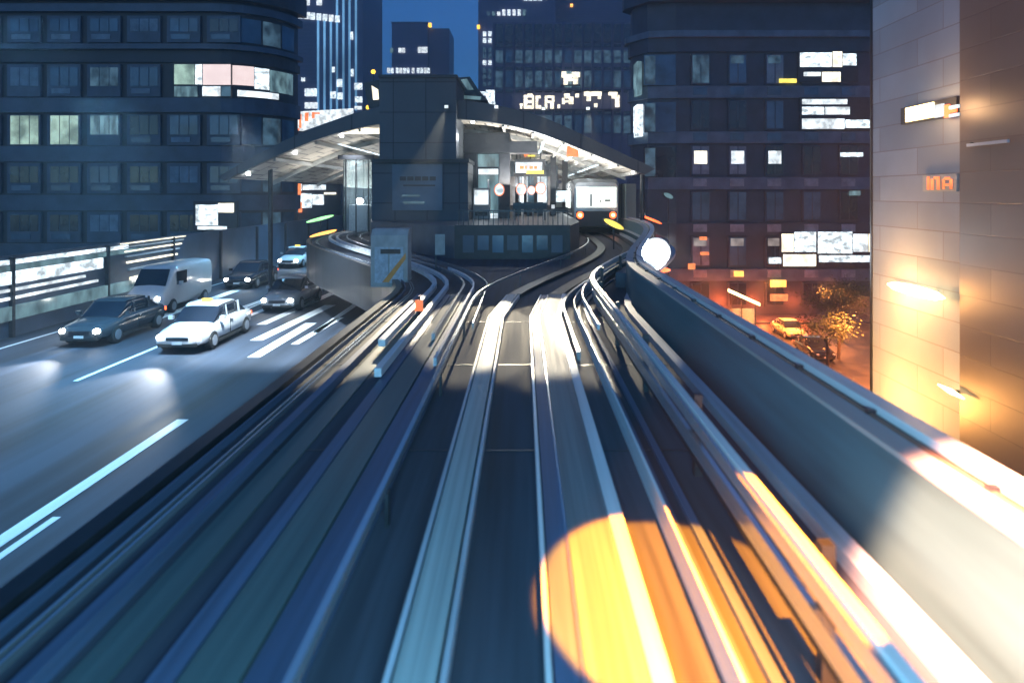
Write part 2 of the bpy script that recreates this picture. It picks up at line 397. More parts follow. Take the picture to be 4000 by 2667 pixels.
# yellow bordered sign by the platform end
sg = thing('track_sign', 'small pale bordered sign board on a post before the platform fence', 'sign', (X(1718, 22), 22, zs(22) - .25))
bx('post', M_DSTEEL, sg, X(1700, 22), X(1705, 22), 22.0, 22.04, zs(22) - .25, Z(915, 22))
fr = bx('board', M_CONC2, sg, X(1700, 22), X(1738, 22), 21.96, 21.995, Z(995, 22), Z(915, 22))

# ------------------------------------------------------------------ station
stn = thing('station_pylon', 'tall dark panelled tower block in the middle of the station front', 'tower', (X(1640, 33), 33, zs(34)))
PB('upper_block', M_PANEL, stn, 30.4, 1482, 300, 1782, 622, 4.0)
PB('lower_block', M_PANEL, stn, 30.8, 1452, 624, 1828, 1005, 3.4)
PB('cap', M_DARK, stn, 30.3, 1478, 292, 1786, 304, 4.2)
PB('lintel', M_DARK, stn, 30.5, 1450, 620, 1832, 634, 3.6)
f_ = PB('notice_panel', M_RBB, stn, 30.7, 1532, 642, 1728, 822, .09)
for k in range(5):
    PB('lettering', M_DARK, f_, 30.68, 1562 + k * 29, 690, 1586 + k * 29, 706, .015)
PB('lettering', M_DARK, f_, 30.68, 1575, 722, 1700, 728, .015)
PB('lettering', E_DIM, f_, 30.68, 1570, 760, 1640, 768, .015)
PB('lettering', E_DIM, f_, 30.68, 1575, 786, 1660, 796, .015)

# platform and the block behind
pf = thing('platform', 'island station platform with dark end wall between the two tracks', 'platform', (-1, 26, zs(30)))
zp = CZ - 1.25
pts = [(-2.6, 26), (1.75, 26), (2.45, 30), (2.55, 34), (2.55, 84), (-7.4, 84), (-7.4, 33), (-6.7, 30)]
MB().loft([[(x, y, zp - 1.5) for x, y in pts], [(x, y, zp) for x, y in pts]]).build('base', M_PLAT, pf)
MB().box(-2.62, 1.77, 25.9, 25.996, zp - 1.45, zp + .04).build('end_wall', M_DARK, pf)
for k in range(7):
    x0 = -2.3 + k * .56
    bx('end_panel', M_GLAZB if k % 3 else M_LBB, pf, x0, x0 + .42, 25.86, 25.898, zp - 1.0 + .1 * (k % 2), zp - .35)
run('edge_strip', M_RAILP, pf, 2.3, 2.5, 0, .01, lambda D: 0, [34, 84], lambda D: zp + .004)
fn = thing('platform_fence', 'dark railing across the near end of the platform', 'fence', (-.5, 26.1, zp))
fm = MB(); 
for k in range(23):
    x = -2.5 + k * .19; fm.box(x, x + .03, 26.1, 26.13, zp, zp + .55)
fm.build('balusters', M_DSTEEL, fn)
MB().box(-2.52, 1.72, 26.08, 26.14, zp + .552, zp + .6).build('handrail', M_DSTEEL, fn)

kb = thing('platform_building', 'dark framed waiting room block under the canopy right of the station tower', 'building', (0, 34, zp))
PB('beam', M_DARK, kb, 34, 1812, 520, 1990, 598, 8)
PB('beam', M_DARK, kb, 33.9, 1990, 552, 2098, 598, 1.2)
PB('column', M_DARK, kb, 34, 1812, 600, 1862, 860, .6)
PB('column', M_DARK, kb, 34, 1952, 600, 1992, 860, .6)
w1 = PB('window', M_DSTEEL, kb, 34.3, 1860, 598, 1952, 872, .08)
PB('pane', E_TEAL, w1, 34.28, 1866, 602, 1948, 652, .018)
PB('pane', E_WHITE, w1, 34.28, 1868, 660, 1946, 682, .018)
PB('pane', E_TEAL, w1, 34.28, 1868, 684, 1946, 832, .018)
PB('pane', E_COOL, w1, 34.28, 1874, 834, 1946, 868, .018)
PB('mullion', M_RAILP, w1, 34.24, 1905, 700, 1911, 820, .03)
bk = PB('back_wall', M_CURT, kb, 52, 1935, 600, 2180, 800, .2)
for i, (a, b, m) in enumerate(((1990, 2025, E_DIMW), (2030, 2060, E_WHITE), (2066, 2092, E_DIM), (2100, 2135, E_WHITE), (2140, 2172, E_DIMW))):
    PB('pane', m, bk, 51.9, a, 690, b, 802, .08)
PB('ceiling', M_SOFFIT, kb, 42, 1990, 602, 2190, 606, 8)
for i, x in enumerate((2012, 2046, 2086, 2150, 2196)):
    PB('column', M_DARK if i != 3 else M_DSTEEL, kb, 40 + i, x, 600 if i else 570, x + (12 if i < 3 else 22), 846, .3)
# kiosk counter, low gates
for i, x in enumerate((2014, 2056, 2100, 2150)):
    t = thing('ticket_gate', ['slim gate post nearest the waiting room', 'second slim gate post on the platform', 'third slim gate post on the platform', 'rightmost slim gate post beside the train'][i], 'gate', (X(x, 38), 38, zp), group='gate posts on the platform')
    PB('body', M_DARK, t, 38, x, 790, x + 22, 843, .9, .02)
    PB('screen', E_WHITE if i % 2 else E_DIM, t, 37.97, x + 4, 800, x + 17, 815, .028)

def ring_sign(px, py, D, r, label):
    t = thing('round_sign', label, 'sign', (X(px, D), D, Z(py, D)), group='round lit signs hanging over the platform')
    def disc(rr, y0, y1):
        return MB().loft([[(X(px, D) + rr * math.cos(a * math.pi / 14), y, Z(py, D) + 1.15 * rr * math.sin(a * math.pi / 14)) for a in range(28)] for y in (y0, y1)])
    disc(r, D, D + .1).build('rim', E_REDS, t)
    disc(r * .82, D - .02, D - .002).build('face', E_COOL, t)
    MB().box(X(px, D) - .02, X(px, D) + .02, D + .03, D + .07, Z(py, D) + r * 1.1, Z(600, D)).build('hanger', M_DSTEEL, t)
ring_sign(2036, 740, 39, .30, 'round white lit sign with red rim, second from left')
ring_sign(2076, 744, 41, .24, 'smallest round white lit sign with red rim, third from left')
ring_sign(2112, 736, 39, .31, 'round white lit sign with red rim nearest the train')
ring_sign(1950, 742, 33.7, .26, 'round white lit sign with red rim on the dark column by the window')

hs_ = thing('departure_board', 'white hanging board with red lettering and a yellow strip over the platform', 'sign', (X(2068, 36), 36, Z(655, 36)))
PB('casing', M_DARK, hs_, 36, 2008, 622, 2130, 690, .18)
PB('face', E_WHITE, hs_, 35.97, 2014, 634, 2118, 676, .028)
for a, b in ((2030, 2046), (2051, 2058), (2068, 2082), (2086, 2098)): PB('lettering', E_RED, hs_, 35.95, a, 648, b, 661, .018)
PB('strip', E_YEL, hs_, 35.94, 2055, 666, 2124, 680, .028)
PB('hanger', M_DSTEEL, hs_, 36.05, 2030, 560, 2033, 622, .05); PB('hanger', M_DSTEEL, hs_, 36.05, 2108, 560, 2111, 622, .05)
pr = thing('advert_poster', 'pale poster with orange and green figures above the departure board', 'poster', (X(2055, 37), 37, Z(590, 37)))
q = MB().poly([(X(1998, 37), 37, Z(600, 37)), (X(2086, 37), 37, Z(572, 37)), (X(2110, 37), 37, Z(618, 37)), (X(2004, 37), 37, Z(628, 37))]).build('board', M_SOFFIT, pr)
so = q.modifiers.new('solid', 'SOLIDIFY'); so.thickness = .05
MB().poly([(X(2045, 36.9), 36.9, Z(600, 36.9)), (X(2060, 36.9), 36.9, Z(586, 36.9)), (X(2066, 36.9), 36.9, Z(602, 36.9)), (X(2050, 36.9), 36.9, Z(616, 36.9))]).build('figure', E_REDS, pr)
PB('figure', E_YEL, pr, 36.88, 2062, 606, 2090, 612, .02); PB('figure', E_GRN, pr, 36.88, 2078, 588, 2092, 600, .02)

for i, (px, D, mm, lab) in enumerate(((1880, 33.2, E_WHITE, 'tall white lit drinks machine before the waiting room window'), (2188, 44, E_COOL, 'white lit drinks machine far down the platform'))):
    t = thing('vending_machine', lab, 'vending machine', (X(px, D), D, zp), group='drinks machines on the platform')
    x = X(px, D); bx('body', M_CONC2, t, x - .42, x + .42, D, D + .6, zp, zp + 1.5, .03); bx('display', mm, t, x - .34, x + .34, D - .02, D - .003, zp + .7, zp + 1.4); bx('slot', M_DARK, t, x - .3, x + .3, D - .02, D - .003, zp + .15, zp + .35)
bn = thing('bench', 'dark slatted bench on the platform between tower and waiting room', 'bench', (X(2060, 32), 32, zp))
xb_ = X(2070, 32); bx('seat', M_DSTEEL, bn, xb_ - .8, xb_ + .8, 31.8, 32.2, zp + .38, zp + .44); bx('backrest', M_DSTEEL, bn, xb_ - .8, xb_ + .8, 32.2, 32.25, zp + .5, zp + .8)
for s_ in (-1, 1): bx('leg', M_DSTEEL, bn, xb_ + s_ * .7 - .03, xb_ + s_ * .7 + .03, 31.85, 32.22, zp, zp + .38)
# station canopy: arched shell
def arch(pts, n=40):
    out = []
    for i in range(n + 1):
        t = i / n * (len(pts) - 1); k = min(int(t), len(pts) - 2); u = t - k
        p0 = pts[max(k - 1, 0)]; p1 = pts[k]; p2 = pts[k + 1]; p3 = pts[min(k + 2, len(pts) - 1)]
        out.append(tuple(.5 * ((2 * p1[j]) + (-p0[j] + p2[j]) * u + (2 * p0[j] - 5 * p1[j] + 4 * p2[j] - p3[j]) * u * u + (-p0[j] + 3 * p1[j] - 3 * p2[j] + p3[j]) * u ** 3) for j in (0, 1)))
    return out
DF = 31.0
top = arch([(850, 690), (1088, 561), (1292, 476), (1479, 417), (1640, 392), (1800, 392), (1960, 415), (2130, 462), (2330, 552), (2560, 660)])
bot = arch([(872, 706), (1088, 606), (1292, 528), (1479, 486), (1640, 466), (1800, 466), (1960, 484), (2130, 528), (2330, 608), (2520, 682)])
canopy = thing('station_canopy', 'wide arched station roof with dark fascia and lit panelled soffit', 'roof', (X(1700, DF), DF, Z(700, DF)))
T = [(X(a, DF), Z(b, DF)) for a, b in top]; B_ = [(X(a, DF), Z(b, DF)) for a, b in bot]
def strip(name, m, A, Ay, C, Cy, parent, **k):
    mbb = MB(); mbb.loft([[(x, Ay, z) for x, z in A], [(x, Cy, z) for x, z in C]], closed=False, caps=False)
    return mbb.build(name, m, parent, smooth=True)
fas = MB(); loops = [[(T[i][0], y, T[i][1]) for i in range(len(T))] + [(B_[i][0], y, B_[i][1]) for i in range(len(B_) - 1, -1, -1)] for y in (DF, DF + .35)]
fas.loft(loops).build('fascia', M_FASC, canopy)
strip('roof_skin', M_DARK, T, DF + .352, T, 78, canopy)
Bi = [(x, z + .1) for x, z in B_]
sf = strip('soffit', M_SOFFIT, Bi, DF + .352, Bi, 78, canopy)
for D in (37, 45, 53, 61, 69):   # ribs under the soffit
    Bl = [(x, z + .08) for x, z in B_]; Bm = [(x, z - .14) for x, z in B_]
    MB().loft([[(x, y, z) for x, z in Bl] + [(x, y, z) for x, z in Bm[::-1]] for y in (D, D + .2)]).build('rib', M_CONC2, canopy)
# purlins running back
def zsof(x):
    for i in range(len(Bi) - 1):
        if Bi[i][0] <= x <= Bi[i + 1][0]:
            u = (x - Bi[i][0]) / (Bi[i + 1][0] - Bi[i][0]); return Bi[i][1] * (1 - u) + Bi[i + 1][1] * u
    return Bi[-1][1]
for x in (-11.5, -9.6, -7.6, -1.0, .4, 1.8, 3.1, 4.3, 5.2):
    z = zsof(x); bx('purlin', M_CONC2, canopy, x, x + .1, DF + .4, 78, z - .2, z - .03)
for k in range(9):
    x = -13 + k * 2.2 if k < 4 else -2.4 + (k - 4) * 1.9
    z = zsof(x); bx('down_lamp', E_LAMP, canopy, x - .07, x + .07, 32.2, 32.34, z - .12, z - .04)
for x, a, b in ((-9.0, 33, 44), (-8.4, 48, 60), (.9, 33, 44), (1.0, 47, 58), (3.6, 34, 46), (3.6, 50, 62), (2.4, 33.5, 40), (-2.2, 36, 60)):
    z = zsof(x); bx('light_tube', E_COOL, canopy, x, x + .14, a, b, z - .32, z - .26)
PB('light_box', E_REDS, canopy, 33, 2215, 548, 2260, 612, .15)
PB('light_box', E_WARM, canopy, 31.5, 1310, 500, 1485, 522, .3)
# columns at the outer edges
for x, D in ((5.75, 33), (5.75, 47), (5.75, 61), (-12.6, 34), (-12.6, 50)):
    MB().tube([(x, D, zs(D) - 2.2 if x > 0 else ZR), (x, D, zsof(x) + .1)], .12, 10).build('column', M_DSTEEL, canopy, smooth=True)

# raised roof lights beside the tower
for nm, pts, lab in (('roof_light', [(1770, 305), (1835, 300), (1868, 350), (1905, 392), (1800, 400)], 'angular roof lantern with a bright pane right of the station tower'),
                     ('roof_light', [(1420, 325), (1482, 312), (1482, 420), (1440, 425)], 'curved roof lantern with a cream pane left of the station tower')):
    t = thing(nm, lab, 'skylight', (X(pts[0][0], 35), 35, Z(400, 35)), group='roof lanterns on the station canopy')
    MB().loft([[(X(a, 35), y, Z(b, 35)) for a, b in pts] for y in (35, 39)]).build('frame', M_DSTEEL, t)
    if pts[0][0] > 1500:
        MB().loft([[(X(a, 34.9), y, Z(b, 34.9)) for a, b in ((1772, 315), (1784, 308), (1808, 345), (1796, 352))] for y in (34.85, 34.99)]).build('pane', E_COOL, t)
        MB().loft([[(X(a, 34.9), y, Z(b, 34.9)) for a, b in ((1800, 312), (1824, 308), (1850, 350), (1826, 352))] for y in (34.9, 34.99)]).build('pane', E_TEAL, t)
        MB().loft([[(X(a, 34.9), y, Z(b, 34.9)) for a, b in ((1800, 372), (1880, 378), (1876, 390), (1806, 386))] for y in (34.9, 34.99)]).build('pane', E_TEAL, t)
    else:
        MB().loft([[(X(a, 34.9), y, Z(b, 34.9)) for a, b in ((1452, 335), (1476, 350), (1478, 388), (1458, 390))] for y in (34.85, 34.99)]).build('pane', E_WARM, t)

# glass lift shaft left of the tower
lift = thing('lift_shaft', 'round glass lift shaft lit inside, left of the station tower', 'lift', (X(1390, 36), 36, zp))
lx, lr = X(1390, 36), .84
MB().loft([[(lx + lr * math.cos(a * math.pi / 12), 36.9 + lr * math.sin(a * math.pi / 12), z) for a in range(24)] for z in (ZR, Z(622, 36))]).build('glass', M_GLASS, lift, smooth=True)
for a in (0, 6, 12, 18, 15, 21):
    x, y = lx + (lr + .02) * math.cos(a * math.pi / 12), 36.9 + (lr + .02) * math.sin(a * math.pi / 12)
    bx('frame_bar', M_DSTEEL, lift, x - .03, x + .03, y - .03, y + .03, ZR, Z(620, 36))
MB().ball((lx, 36.8, Z(786, 36)), .22, 12, 8, .7).build('lamp', E_LAMP, lift, smooth=True)
bx('car', M_KERB, lift, lx - .5, lx + .5, 36.5, 37.3, Z(905, 36), Z(800, 36), .05)
bx('landing', M_DARK, lift, lx - .95, lx + .95, 36, 37.9, Z(622, 36), Z(606, 36))

# train ahead on the right-hand track
tr = thing('train', 'driverless train with bright lit end window and two red tail lamps at the right-hand platform', 'train', (3.94, 36.5, zs(40)))
tx, tD, zt = 3.90, 36.6, zs(40)
def tsec(y, ww, z0, z1):
    r = .28; pts = []
    for cx_, cz_, a0 in ((ww - r, z1 - r, 0), (-(ww - r), z1 - r, 90), (-(ww - .1), z0 + .1, 180), (ww - .1, z0 + .1, 270)):
        rr = r if a0 < 180 else .1
        for k in range(5):
            a = R(a0 + k * 22.5); pts.append((tx + cx_ + rr * math.cos(a), y, cz_ + rr * math.sin(a)))
    return pts
MB().loft([tsec(tD + .0, 1.16, zt + .35, zt + 2.72), tsec(tD + .15, 1.24, zt + .3, zt + 2.86), tsec(tD + .6, 1.25, zt + .25, zt + 2.95), tsec(tD + 26, 1.25, zt + .25, zt + 2.95)]).build('body', M_SILVP, tr, smooth=True)
wd = bx('window', E_COOL, tr, tx - 1.06, tx + 1.08, tD - .04, tD - .002, zt + 1.38, zt + 2.48, .1)
MATS['lit_cab'] = emat('lit_cab', (.92, 1.0, .93), 1.5, .1, 1)
wd.data.materials[0] = MATS['lit_cab']
bx('mullion', M_CURT, wd, tx - .33, tx - .24, tD - .06, tD - .042, zt + 1.45, zt + 2.1)
bx('grab_rail', M_DARK, wd, tx + .45, tx + .75, tD - .06, tD - .042, zt + 1.72, zt + 1.8)
bx('grab_rail', M_DARK, wd, tx + .18, tx + .26, tD - .06, tD - .042, zt + 1.68, zt + 1.76)
bx('bumper', M_DARK, tr, tx - 1.1, tx + 1.1, tD - .12, tD - .005, zt + .35, zt + 1.2, .05)
for s in (-1, 1):
    MB().loft([[(tx + s * .88 + rr * math.cos(a * math.pi / 10), y, zt + .98 + rr * math.sin(a * math.pi / 10)) for a in range(20)] for rr, y in ((.19, tD - .122), (.16, tD - .2))]).build('tail_light', E_RED, tr)
    MB().ball((tx + s * .88, tD - .2, zt + .98), .085, 10, 6).build('lamp_core', E_SODIUM, tr.children[-1])
bx('bogie', M_RUB, tr, tx - .9, tx + .9, tD + 1, tD + 4, zt, zt + .3); bx('bogie', M_RUB, tr, tx - .9, tx + .9, tD + 18, tD + 21, zt, zt + .3)
for k in range(3):
    y = tD + 2 + k * 7.5; bx('side_window', MATS['lit_cab'], tr, tx - 1.27, tx - 1.252, y, y + 4, zt + 1.3, zt + 2.3)

# platform side wall of frosted glass beyond the train
fw = thing('screen_wall', 'frosted pale green glass screen with slim posts right of the train', 'screen', (5.4, 37, zs(40)))
for k in range(6):
    D = 36.5 + k * 1.4
    bx('panel', M_FROST, fw, 5.45, 5.50, D, D + 1.2, zs(40), Z(718, 37)); bx('post', M_DSTEEL, fw, 5.42, 5.53, D + 1.22, D + 1.36, zs(40) - .4, Z(716, 37))
bx('panel', M_FROST, fw, 5.46, 6.5, 39.4, 39.45, zs(40), Z(718, 39)); bx('base', M_DARK, fw, 5.4, 6.9, 36.3, 46, zs(40) - .6, zs(40) - .002)

def signal(px, py, D, wx, wz, m, label, tilt=0, base=None):
    t = thing('signal_lamp', label, 'signal', (X(px, D), D, Z(py, D)))
    lamp = MB().loft([[(X(px, D) + wx * math.cos(a * math.pi / 10) , y, Z(py, D) + wz * math.sin(a * math.pi / 10) - tilt * wx * math.cos(a * math.pi / 10)) for a in range(20)] for y in (D - .02, D + .08)]).build('lamp', m, t)
    MB().loft([[(X(px, D) + (wx + .05) * math.cos(a * math.pi / 10), y, Z(py, D) + (wz + .05) * math.sin(a * math.pi / 10) - tilt * wx * math.cos(a * math.pi / 10)) for a in range(20)] for y in (D, D + .2)]).build('housing', M_DARK, t)
    MB().box(X(px, D) - .03, X(px, D) + .03, D + .05, D + .12, base if base is not None else zs(D) - .25, Z(py, D) - wz).build('post', M_DSTEEL, t)
signal(2398, 876, 29, .42, .13, E_YEL, 'long yellow green signal lamp in front of the train', .45)
signal(2545, 858, 33, .5, .06, E_RED, 'thin orange red signal bar beyond the parapet', .4, 0)
signal(2612, 765, 40, .28, .14, E_TEAL, 'small pale blue lamp in front of the right building', .4, 0)
signal(1250, 855, 42, .85, .1, E_GRN, 'long green white light bar under the left of the canopy', -.25, ZR)
signal(1262, 912, 38, .75, .09, E_ORANGE, 'orange light bar below the green one', -.25, ZR)

# cone shaped white light by the canopy's right column
cl = thing('lamp_bollard', 'slim white glowing cone lamp by the right canopy column', 'lamp', (X(2510, 33.5), 33.5, Z(860, 33.5)))
MB().tube([(X(2510, 33.5), 33.5, Z(848, 33.5)), (X(2508, 33.5), 33.5, Z(748, 33.5))], .14, 10, .03).build('shade', E_COOL, cl, smooth=True)
MB().tube([(X(2510, 33.5), 33.5, 0), (X(2510, 33.5), 33.5, Z(850, 33.5))], .06, 8).build('post', M_DSTEEL, cl)

# bright floodlight right of the track
fl = thing('floodlight', 'very bright round white floodlight on a mast beyond the parapet', 'lamp', (X(2562, 24), 24, 0))
fx, fz = X(2562, 24), Z(985, 24)
MB().tube([(fx + .1, 24.4, 0), (fx + .1, 24.4, fz - .2)], .12, 10, .09).build('mast', M_DSTEEL, fl, smooth=True)
MB().loft([[(fx + r * math.cos(a * math.pi / 12), y, fz + r * math.sin(a * math.pi / 12)) for a in range(24)] for r, y in ((.52, 23.9), (.50, 24.2), (.2, 24.5))]).build('housing', M_DARK, fl, smooth=True)
MB().ball((fx, 23.9, fz), .46, 20, 12).build('lens', E_LAMP, fl, smooth=True)
MB().loft([[(fx + .5 * math.cos(R(a)), y, fz - .62 + .1 * math.sin(R(a))) for a in range(0, 360, 20)] for y in (23.9, 24.0)]).build('marker', E_RED, fl)

# ------------------------------------------------------------------ buildings
def rbox(t, nm, m, pts, z0, z1):
    return MB().loft([[(x, y, z0) for x, y in pts], [(x, y, z1) for x, y in pts]]).build(nm, m, t, smooth=False)

# left office block with rounded corner
DL = 60.0
lb = thing('office_building', 'dark office block with rounded glass corner on the left side', 'building', (-34, DL, 0))
def rounded(xc, yf, r, back, left, off=0.0):
    return [(left, yf - off)] + [(xc + (r + off) * math.sin(R(a)), yf + r - (r + off) * math.cos(R(a))) for a in range(0, 91, 9)] + [(xc + r + off, back), (left, back)]
xcor = X(1158, DL + 5.6) - 5.6
core = rounded(xcor, DL, 5.6, DL + 6, -75)
rbox(lb, 'wall', M_LB, core, 0, Z(-70, DL))
for i, (a, b, of) in enumerate(((-70, 5, .9), (20, 50, .5), (176, 196, .55), (212, 246, .25), (384, 440, .3), (572, 632, .3), (762, 822, .3), (952, 1010, .3))):
    rbox(lb, 'floor_band', M_LBB if i not in (0, 3) else M_LB, rounded(xcor, DL, 5.6, DL + 5.9, -74, of), Z(b, DL), Z(a, DL))
lit = {(1, 4): E_GREEN, (1, 5): None}
rows = [(60, 168), (250, 380), (446, 570), (636, 758), (826, 948)]
cols = [40 + 156 * k for k in range(-1, 6)]
for r_, (a, b) in enumerate(rows):
    for c_, x in enumerate(cols):
        if r_ == 1 and x > 600: continue
        mm = M_GLAZ
        if r_ == 2 and x < 200: mm = E_GREEN
        elif r_ == 2 and x < 370: mm = E_TEAL
        elif r_ == 1 and 300 < x < 600: mm = E_DIM if random.random() < .8 else M_GLAZB
        elif random.random() < .45: mm = M_GLAZB if random.random() < .6 else M_CURT
        wn = PB('window', M_LBB, lb, DL - .25, x - 12, a + 2, x + 118, b - 2, .26)
        for u0, u1 in ((0, 34), (38, 72), (76, 108)):
            PB('pane', mm, wn, DL - .29, x + u0, a + (14 if r_ != 2 else 6), x + u1, b - 44 if mm is not E_GREEN else b - 6, .05)
        if mm is M_GLAZ or mm is M_GLAZB: PB('blind', M_CURT if random.random() < .45 else M_GLAZB, wn, DL - .30, x + 4, b - 34, x + 78, b - 14, .03)
wn = PB('window', M_DARK, lb, DL - .3, 672, 246, 902, 382, .31)
PB('pane', E_GREEN, wn, DL - .36, 680, 252, 758, 330, .05); PB('pane', E_TEAL, wn, DL - .36, 680, 338, 770, 378, .05); PB('pane', E_COOL, wn, DL - .36, 762, 252, 788, 330, .05)
PB('blind', E_PINK, wn, DL - .36, 792, 252, 900, 332, .05); PB('pane', E_WHITE, wn, DL - .36, 790, 338, 860, 376, .05); PB('pane', E_DIM, wn, DL - .36, 864, 338, 900, 376, .05)
def curved_panel(nm, m, parent, a0, a1, off, py0, py1, xc=xcor, yf=DL, r=5.6):
    pi, po = [], []
    for k in range(9):
        a = R(a0 + (a1 - a0) * k / 8)
        po.append((xc + (r + off) * math.sin(a), yf + r - (r + off) * math.cos(a))); pi.append((xc + (r + off - .05) * math.sin(a), yf + r - (r + off - .05) * math.cos(a)))
    loop = po + pi[::-1]
    return MB().loft([[(x, y, Z(py1, yf)) for x, y in loop], [(x, y, Z(py0, yf)) for x, y in loop]]).build(nm, m, parent)
cw = curved_panel('window', M_DARK, lb, 0, 84, .05, 250, 380)
curved_panel('blind', E_PINK, cw, 1, 36, .08, 254, 330); curved_panel('pane', E_COOL, cw, 36.6, 50, .08, 256, 340); curved_panel('pane', E_TEAL, cw, 51, 80, .08, 258, 345); curved_panel('pane', E_WHITE, cw, 22, 60, .08, 350, 374)
for a, b in ((62, 166), (448, 566), (640, 754), (828, 946)):
    cw = curved_panel('window', M_DARK, lb, 2, 86, .05, a, b)
    for k in range(4): curved_panel('pane', M_GLAZB if k % 2 else E_DIM, cw, 4 + k * 20, 22 + k * 20, .08, a + 5, b - 5)
shop = PB('shop_window', M_DARK, lb, DL - .6, 755, 786, 925, 900, .35)
PB('pane', E_COOL, shop, DL - .65, 764, 800, 850, 880, .05); PB('pane', E_WARM, shop, DL - .65, 852, 794, 912, 830, .05); PB('pane', E_COOL, shop, DL - .65, 770, 884, 885, 897, .05)

# right office block with chamfered corner
DR = 70.0
rb = thing('office_building', 'dark office block with square windows and chamfered corner on the right side', 'building', (30, DR, 0))
def cham(off=0.0):
    x0 = X(2488, DR); x1 = X(2655, DR)
    return [(x1 - 1, DR - off), (62, DR - off), (62, DR + 36), (x0 - off, DR + 36), (x0 - off, DR + 4.2)]
x1_ = X(2640, DR); x0_ = X(2486, DR)
def chp(off): return [(x0_ + 30, DR + 36), (x0_ - off, DR + 3.8), (x0_ - off, DR + 2.6), (x0_ + 1.2, DR + .4 - off), (x1_, DR - off), (62, DR - off), (62, DR + 36)]
rbox(rb, 'wall', M_RB, chp(0)[::-1], 0, Z(-60, DR))
for i, (a, b, of) in enumerate(((-60, 12, .9), (125, 150, .7), (150, 205, .3), (338, 385, .35), (515, 561, .35), (693, 740, .35), (871, 918, .35), (1049, 1096, .35))):
    rbox(rb, 'floor_band', M_RBB if i % 2 or i == 4 else M_RB, chp(of)[::-1], Z(b, DR), Z(a, DR))
rrow = [(208, 334), (388, 512), (564, 690), (743, 868), (921, 1046), (1100, 1200)]
rcol = [2706 + 145 * k for k in range(7)]
for r_, (a, b) in enumerate(rrow):
    for c_, x in enumerate(rcol):
        mm = M_GLAZ if random.random() < .45 else (M_GLAZB if random.random() < .7 else M_CURT)
        if r_ == 0 and c_ in (0,): mm = E_DIM
        if r_ in (3,): mm = M_GLAZB if random.random() < .5 else M_GLAZ
        special = (r_ == 0 and c_ in (3, 4)) or (r_ == 1 and c_ in (3, 4, 5)) or (r_ == 4 and c_ in (3, 4, 5))
        wn = PB('window', M_RB, rb, DR - .3, x - 6, a + 3, x + 70, b - 3, .31)
        if not special:
            PB('pane', mm, wn, DR - .34, x, a + 8, x + 30, b - 10, .05); PB('pane', mm, wn, DR - .34, x + 34, a + 8, x + 64, b - 10, .05)
            if r_ == 2 and c_ < 3: PB('lit_pane', E_WARM if c_ == 0 else E_WHITE, wn, DR - .36, x + 6, 590, x + 56, 640, .05)
            elif r_ in (0, 4) and c_ < 3: PB('blind', E_DIMW if r_ == 4 else E_DIM, wn, DR - .36, x + 4, a + 10, x + 54, a + 40, .05)
        PB('panel', M_CURT if r_ > 1 else M_GLAZB, wn, DR - .42, x + 2, b + 8, x + 56, b + 38, .06) if r_ < 5 else None
wn = PB('lit_window', M_DARK, rb, DR - .45, 3118, 200, 3352, 322, .15)
PB('pane', E_COOL, wn, DR - .5, 3126, 206, 3250, 262, .05); PB('pane', E_WARM, wn, DR - .5, 3254, 202, 3290, 262, .05); PB('pane', E_COOL, wn, DR - .5, 3293, 210, 3346, 256, .05); PB('pane', E_WARM, wn, DR - .5, 3212, 282, 3284, 320, .05); PB('pane', E_WHITE, wn, DR - .5, 3140, 282, 3206, 298, .05)
PB('lamp_strip', E_YEL, rb, DR - .5, 3045, 308, 3112, 324, .1)
wn = PB('lit_window', M_DARK, rb, DR - .45, 3124, 380, 3480, 508, .15)
PB('pane', E_WHITE, wn, DR - .5, 3134, 388, 3310, 408, .05); PB('pane', E_COOL, wn, DR - .5, 3134, 418, 3220, 448, .05); PB('pane', E_WHITE, wn, DR - .5, 3224, 418, 3320, 448, .05); PB('pane', E_WHITE, wn, DR - .5, 3134, 464, 3300, 504, .05); PB('pane', E_COOL, wn, DR - .5, 3304, 468, 3470, 500, .05)
wn = PB('lit_window', M_DARK, rb, DR - .45, 3046, 906, 3500, 1046, .15)
PB('pane', E_WARM, wn, DR - .5, 3054, 914, 3100, 984, .05); PB('pane', E_COOL, wn, DR - .5, 3104, 906, 3188, 984, .05); PB('pane', E_COOL, wn, DR - .5, 3196, 906, 3330, 990, .05); PB('pane', E_WHITE, wn, DR - .5, 3334, 914, 3390, 984, .05); PB('pane', E_WARM, wn, DR - .5, 3394, 914, 3440, 984, .05); PB('pane', E_COOL, wn, DR - .5, 3444, 914, 3490, 984, .05)
PB('pane', E_WARM, wn, DR - .5, 3060, 994, 3188, 1040, .05); PB('pane', E_COOL, wn, DR - .5, 3200, 998, 3400, 1024, .05)
for py, mm in ((215, M_GLAZB), (400, M_GLAZB), (575, M_GLAZ)):   # corner glazing
    wn = PB('corner_window', mm, rb, DR - .25, 2516, py, 2640, py + 118, .26)
    PB('pane', E_DIM, wn, DR - .29, 2520, py + 4, 2560, py + 114, .03)
PB('corner_light', E_COOL, rb, DR - .1, 2489, 408, 2512, 532, 2.4)
PB('corner_light', E_TEAL, rb, DR - .1, 2489, 240, 2508, 370, 2.4)
PB('lamp_strip', E_COOL, rb, DR - .6, 3286, 596, 3372, 612, .2); PB('lamp_strip', E_TEAL, rb, DR - .6, 3320, 746, 3362, 764, .2)
PB('lamp_strip', E_COOL, rb, DR - .6, 3006, 1006, 3052, 1030, .2)
